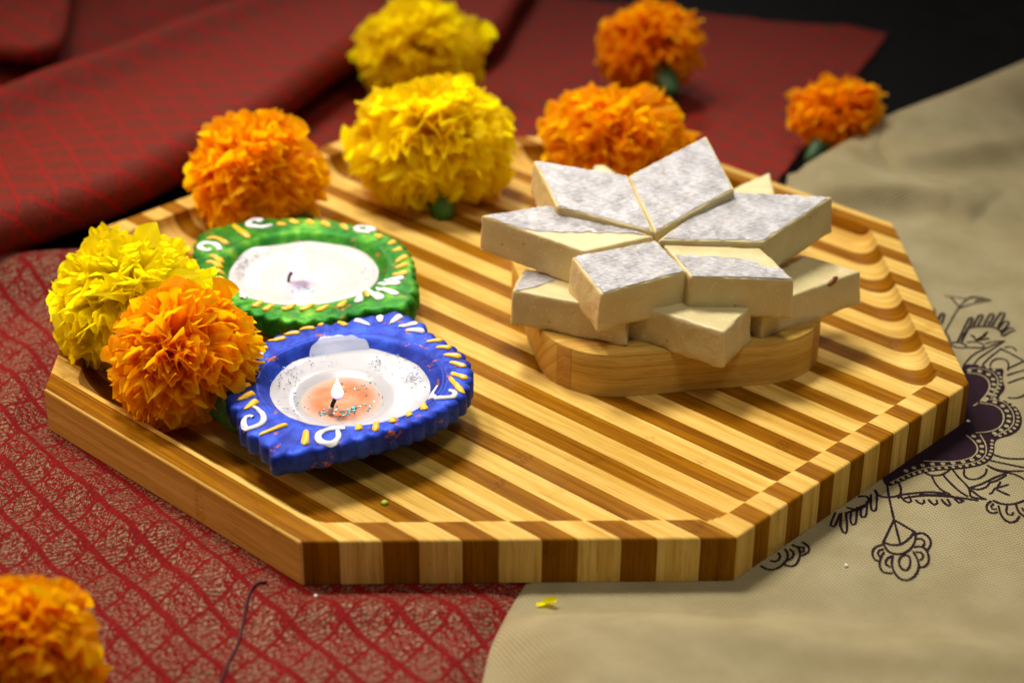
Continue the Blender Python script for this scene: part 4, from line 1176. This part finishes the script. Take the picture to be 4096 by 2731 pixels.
# wax that ran up the rear wall of the blue lamp
V, NS, NF = [], 34, 20
th0 = math.atan2(at(Z5[0] + 1060 * Z5[2], Z5[1] + 260 * Z5[2], ZB)[1] - bc[1], at(Z5[0] + 1060 * Z5[2], Z5[1] + 260 * Z5[2], ZB)[0] - bc[0])
pf = DB.prof[9:][::-1]
for i in range(NS):
    th = th0 - 0.42 + 0.84 * i / (NS - 1); r = DB.rad(th)
    ed = math.sin(math.pi * i / (NS - 1)) ** .4
    for j in range(NF):
        f = 0.60 + (0.20 * ed * (.8 + .25 * n3(i * .2, 5))) * j / (NF - 1)
        q = DB.scale_r(f, r) - 0.05 * ed; z = float(np.interp(f, [p[0] for p in pf], [p[1] for p in pf])) + 0.05 * ed
        V.append((bc[0] + q * math.cos(th), bc[1] + q * math.sin(th), z))
mesh_obj("wax_run", V, [f for f in grid_faces(NS, NF)], M_WAXTHIN, DB.root)
def zw(x, y): return zwb + 0.0
gs = []
for (u, v, n, sx, sy) in [(560, 660, 34, 110, 70), (620, 900, 20, 110, 70), (1770, 610, 46, 70, 60), (1430, 500, 22, 60, 45), (850, 470, 14, 120, 40), (1650, 540, 12, 60, 60), (1150, 960, 10, 200, 30), (600, 540, 10, 60, 50)]:
    for _ in range(n):
        p = at(Z5[0] + (u + rng.normal() * sx) * Z5[2], Z5[1] + (v + rng.normal() * sy) * Z5[2], zwb)
        if math.hypot(p[0] - bc[0], p[1] - bc[1]) < 2.65: gs.append(p[:2])
glitter(DB, gs, lambda x, y: zwb + 0.05, M_GLIT, 0.07)
gs = []
for (u, v, n, sx, sy) in [(1130, 925, 22, 60, 25), (950, 945, 12, 40, 15), (1300, 720, 16, 120, 50), (1340, 880, 14, 120, 40)]:
    for _ in range(n): gs.append(at(Z5[0] + (u + rng.normal() * sx) * Z5[2], Z5[1] + (v + rng.normal() * sy) * Z5[2], zwb - .1)[:2])
glitter(DB, gs, lambda x, y: zwb - .12, M_GLIT2, 0.09)
wb = at(Z5[0] + 995 * Z5[2], Z5[1] + 955 * Z5[2], zwb - .1); dpt = np.array([0.12, 0.06, 0.0])
V, F = tube(chaikin([wb, wb + [0.04, .02, .28], wb + [0.15, .05, .52], wb + [0.24, .06, .68]], 2), 0.065)
mesh_obj("wick", V, F, M_WICK, DB.root)
V, F = tube([wb + [-.01, 0, -.05], wb + [0.0, 0, .15], wb + [0.03, 0.01, .26]], 0.085)
mesh_obj("wick_base", V, F, M_WICK2, DB.root)
flame(DB, wb + np.array([0.22, .06, 0.50]), 0.76, 0.38, (0.02, 0.0), M_FLAME)

zwg = ZG - 0.30
pg = at(Z6[0] + 1140 * Z6[2], Z6[1] + 620 * Z6[2], zwg)
wax_disc(DG, zwg, [(pg[0], pg[1], 1.9, 1.9, 0.10)], 0.73, M_WAX, 7.1, .1, off=(0.05, -.05))
gs = []
for (u, v, n, sx, sy) in [(540, 530, 40, 40, 60), (700, 420, 12, 90, 50), (1820, 600, 8, 40, 30), (520, 640, 8, 20, 20)]:
    for _ in range(n):
        p = at(Z6[0] + (u + rng.normal() * sx) * Z6[2], Z6[1] + (v + rng.normal() * sy) * Z6[2], zwg)
        if math.hypot(p[0] - gc[0], p[1] - gc[1]) < 2.9: gs.append(p[:2])
glitter(DG, gs, lambda x, y: zwg + .04, M_GLIT, 0.07)
gs = [at(Z6[0] + (1150 + rng.normal() * 70) * Z6[2], Z6[1] + (765 + rng.normal() * 18) * Z6[2], zwg - .08)[:2] for _ in range(16)]
glitter(DG, gs, lambda x, y: zwg - .11, M_GLIT2, 0.09)
wg = at(Z6[0] + 1000 * Z6[2], Z6[1] + 680 * Z6[2], zwg - .08)
V, F = tube(chaikin([wg, wg + [0.03, 0, .20], wg + [0.14, .02, .36], wg + [0.55, .03, .42]], 2), 0.055)
mesh_obj("wick", V, F, M_WICK, DG.root)
flame(DG, wg + np.array([0.34, .03, 0.30]), 1.15, 0.62, (0.18, 0.0), M_FLAME2)

# ================================================================== MARIGOLDS
def petal_variants(colour):
    out_ = []
    for k in range(10):
        r_ = random.Random(100 + k)
        nu_, nv_ = 17, 7
        V, UV = [], []
        ph = r_.uniform(0, 6.28); fr = r_.choice([1.4, 1.9, 2.4]); cur = r_.uniform(-0.08, 0.30); amp = r_.uniform(0.085, 0.135)
        wid = r_.uniform(0.25, 0.37); notch = r_.uniform(0.0, 0.09); fold = r_.uniform(-.4, .4); ph2 = r_.uniform(0, 6.28)
        for j in range(nv_):
            v = (j / (nv_ - 1)) ** .8
            for i in range(nu_):
                u = -1 + 2 * i / (nu_ - 1)
                w = wid * (0.14 + 0.86 * v ** 1.3)
                L = 0.30 + 0.70 * v * (1 - 0.34 * max(0, abs(u) - .45) ** 2 / .3 * v * v - notch * math.exp(-(u / .3) ** 2) * v ** 3)
                x = u * w * (1 - .12 * v ** 5)
                yb = -cur * v ** 2.6 + amp * v ** 1.7 * math.sin(fr * u * math.pi + ph) + fold * w * u * u * 0.7 * v
                yb += 0.030 * v ** 3 * math.sin(fr * 2.3 * u * math.pi + ph2)
                L += 0.045 * v ** 3 * math.cos(fr * u * math.pi + ph2)
                V.append((x, yb, L)); UV.append((i / (nu_ - 1) + k, v))
        me = bpy.data.meshes.new("petal")
        me.from_pydata(V, [], grid_faces(nv_, nu_))
        l = me.uv_layers.new(name="UVMap"); idx = np.empty(len(me.loops), int); me.loops.foreach_get('vertex_index', idx)
        l.data.foreach_set('uv', np.array(UV)[idx].ravel())
        me.polygons.foreach_set('use_smooth', [True] * len(me.polygons))
        me.materials.append(PETAL[colour]); me.update(); out_.append(me)
    return out_
PV = {c: petal_variants(c) for c in PETAL}
def marigold(px, py, rx_px, ry_px, zb, colour, axis, n, label, seed, stem=None, avoid=(), squash=0.86, lift=0.0, rscale=1.0, stemmat=None, reach=118, strays=0, slen=1.22):
    """a pompon flower: petals all round an axis, green cup and stem at the back"""
    r_ = random.Random(seed)
    rzv = 2.2
    for _ in range(6):
        c = at6(px, py, zb + rzv); dep = float((c - CAM_C) @ CAM_F); R = rx_px * K * dep / CAM_PX; rzv = ry_px * K * dep / CAM_PX
    c = at6(px, py, zb + rzv + lift); R *= rscale; rzv *= rscale
    ro = root("marigold", (c[0], c[1], zb), label, "flower", "marigold heads scattered round the board")
    A = Vector(axis).normalized()
    sc = Vector((R, (R + rzv) / 2 * 1.0, rzv))         # ellipsoid of the head
    up0 = Vector((0, 0, 1)) if abs(A.z) < .95 else Vector((0, 1, 0))
    X = A.cross(up0).normalized(); Y = A.cross(X)
    ga = math.pi * (3 - math.sqrt(5)); cmax = math.cos(math.radians(reach))
    made = 0
    for k in range(n):
        ct = 1 - (1 - cmax) * (k + .5) / n; th = math.acos(max(-1, min(1, ct))) + r_.gauss(0, .05); ph = k * ga + r_.gauss(0, .12)
        d = A * math.cos(th) + (X * math.cos(ph) + Y * math.sin(ph)) * math.sin(th)
        rad_ = 1 / math.sqrt((d.x / sc.x) ** 2 + (d.y / sc.y) ** 2 + (d.z / sc.z) ** 2)
        lump = 0.95 + (0.13 + 0.025 * (seed % 5)) * mnoise.noise(d * 1.9 + Vector((seed * 3.1, 0, 0)))
        Lp = rad_ * lump * 1.01 * r_.uniform(.92, 1.07) * (0.96 if th < .5 else 1)
        stray = k % max(1, n // max(1, strays)) == 3 if strays else False
        if stray: Lp *= 1.16
        tip = Vector(c) + d * Lp
        bad = False
        for D in avoid:
            q = math.hypot(tip.x - D.c[0], tip.y - D.c[1]); a = math.atan2(tip.y - D.c[1], tip.x - D.c[0])
            if tip.z < D.zr + .25 and q < D.rad(a) + .12: bad = True
        if bad: continue
        if tip.z < zb + 0.06: Lp *= max(.3, (c[2] - zb - .06) / max(1e-3, c[2] - tip.z))
        # local frame: z along d, y towards the apex, with a twist
        yv = (A - d * A.dot(d))
        if yv.length < 1e-3: yv = X.copy()
        yv.normalize()
        tw = r_.gauss(0, .45) + (r_.uniform(-1.4, 1.4) if th < .8 else 0)
        xv = yv.cross(d); yv2 = yv * math.cos(tw) + xv * math.sin(tw); xv2 = yv2.cross(d)
        tilt = r_.gauss(0.05, .24)
        d2 = (d * math.cos(tilt) - yv2 * math.sin(tilt)); yv2 = (yv2 * math.cos(tilt) + d * math.sin(tilt))
        ws = r_.uniform(.82, 1.22) * (0.72 if stray else 1)
        m = Matrix((xv2 * ws, yv2, d2)).transposed().to_4x4()
        m = m @ Matrix.Scale(Lp * CM, 4)
        o = bpy.data.objects.new("petal", r_.choice(PV[colour])); S.collection.objects.link(o)
        o.parent = ro
        m.translation = (Vector(c) - Vector((c[0], c[1], zb))) * CM
        o.matrix_local = m
        made += 1
    # green cup + stem along -axis
    B = -A
    if stem is not None: B = Vector(stem).normalized()
    bl_ = 1 / math.sqrt((B.x / sc.x) ** 2 + (B.y / sc.y) ** 2 + (B.z / sc.z) ** 2)
    p = [Vector(c) + B * bl_ * t_ for t_ in (0.35, 0.6, 0.85, 1.0 + (slen - 1) * .3, 1.0 + (slen - 1) * .7, slen)]
    V, F = tube([tuple(q) for q in p], np.array([.16, .24, .24, .20, .16, .10]) * bl_, 14)
    V = [(v[0], v[1], max(v[2], zb + .03)) for v in V]
    mesh_obj("calyx", V, F, stemmat or M_STEM, ro)
    return ro
F_ = marigold
F_(955, 116, 158, 112, 0.15, 'yellow', (0.15, -0.25, 1), 250, "yellow marigold lying furthest back, beside the folded red cloth", 1, strays=3)
F_(995, 322, 200, 140, FLOOR, 'yellow', (-0.1, -0.1, 1), 299, "big yellow marigold standing on the back of the board", 2, slen=1.3, stem=(0.14, -0.75, -0.80), strays=4)
F_(298, 688, 186, 152, FLOOR, 'lemon', (-0.15, -0.35, 1), 299, "lemon yellow marigold at the left corner of the board", 3, avoid=(DG,), strays=6)
F_(586, 398, 158, 130, FLOOR, 'orange', (-0.3, -0.5, 0.85), 290, "orange marigold behind the green diya", 4, stem=(0.75, -0.1, -0.75), avoid=(DG,), strays=5)
F_(424, 815, 180, 160, FLOOR, 'orange', (-0.25, -0.3, 0.9), 299, "orange marigold leaning on the blue diya, in front of a yellow one", 5, slen=1.32, stem=(0.62, -0.52, -0.58), avoid=(DB, DG), strays=4)
F_(1494, 106, 120, 108, 0.12, 'deep', (-0.3, 0.15, 1), 230, "dark orange marigold at the back with its green stem towards us", 6, slen=1.42, stem=(0.26, -0.84, -0.40), stemmat=M_STEM2, strays=3)
F_(1928, 268, 112, 88, 0.0, 'deep', (0.3, 0.1, 1), 220, "small orange marigold at the back right beside the beige cloth", 7, slen=1.5, stem=(-0.50, -0.62, -0.42), stemmat=M_STEM2, strays=3)
F_(1408, 312, 168, 112, FLOOR, 'orange', (0.0, -0.35, 1), 290, "orange marigold on the board just behind the silver-leafed sweets", 8, strays=3)
F_(35, 1490, 190, 172, 0.25, 'orange', (0.3, 0.3, 1), 290, "blurred orange marigold in the front left corner of the photo", 9, strays=3)

# ================================================================== SMALL LOOSE THINGS
def pebble(c, r, m, name, label, cat, seed, flat=.7):
    bm = bmesh.new(); bmesh.ops.create_icosphere(bm, subdivisions=2, radius=1)
    V = []
    for v in bm.verts:
        k = 1 + .35 * mnoise.noise(v.co * 1.4 + Vector((seed, 0, 0))); V.append((c[0] + v.co.x * r * k, c[1] + v.co.y * r * k, c[2] + v.co.z * r * k * flat))
    bm.verts.index_update(); F = [[v.index for v in f.verts] for f in bm.faces]; bm.free()
    o = mesh_obj(name, V, F, m, loc=tuple(c)); o['label'] = label; o['category'] = cat
    return o
p = at6(725, 1368, 0.2); pebble((p[0], p[1], red_front_z(p[0], p[1]) + .03), .06, M_CRUMB, "crumb", "white crumb on the red cloth before the board's front corner", "crumb", 1)
p = at6(2224, 964, 0.15); pebble((p[0], p[1], net_z(p[0], p[1]) + .06), .06, M_CRUMB, "crumb", "white crumb on the dark printed medallion", "crumb", 2)
p = at6(1944, 1299, 0.15); pebble((p[0], p[1], net_z(p[0], p[1]) + .04), .06, M_CRUMB, "crumb", "pale crumb on the beige cloth left of the printed tassel", "crumb", 3)
p = at6(883, 1157, FLOOR); pebble((p[0], p[1], FLOOR + .05), .10, M_GCRUMB, "crumb", "tiny green crumb on a brown strip of the board", "crumb", 4)
# fallen yellow petal
p = at6(1258, 1362, 0.5); zb_ = net_z(p[0], p[1])
V = []
for i in range(9):
    for j in range(5):
        u = i / 8; v = -1 + j / 2
        x = p[0] - .28 + .52 * u + .04 * math.sin(2 * v); y = p[1] - 0.03 + v * (0.04 + .26 * u ** .8 * (1.2 - u)) + .08 * math.sin(4.5 * u)
        V.append((x, y, net_z(x, y) + .04 + .20 * u * u + .07 * v * v + .05 * math.sin(5 * v + 4 * u)))
o = mesh_obj("loose_petal", V, grid_faces(9, 5), PETAL['lemon'], loc=(p[0], p[1], zb_), uvs=[(i / 8, .8) for i in range(9) for j in range(5)])
o['label'] = "fallen yellow petal on the beige cloth before the board"; o['category'] = "petal"
# loose dark thread across the red cloth
pts = []
for a, b2 in [(612, 1338), (585, 1352), (566, 1384), (556, 1428), (540, 1490), (522, 1530), (500, 1572), (485, 1610)]:
    q = at6(a, b2, .2); pts.append((q[0], q[1]))
pts = resample(chaikin(pts, 2), 60)
V, F = tube([(q[0], q[1], red_front_z(q[0], q[1]) + .05) for q in pts], 0.038, 6)
c = V[len(V) // 2]
o = mesh_obj("thread", V, F, M_THREAD, loc=tuple(c)); o['label'] = "dark thread running over the red cloth towards the camera"; o['category'] = "thread"
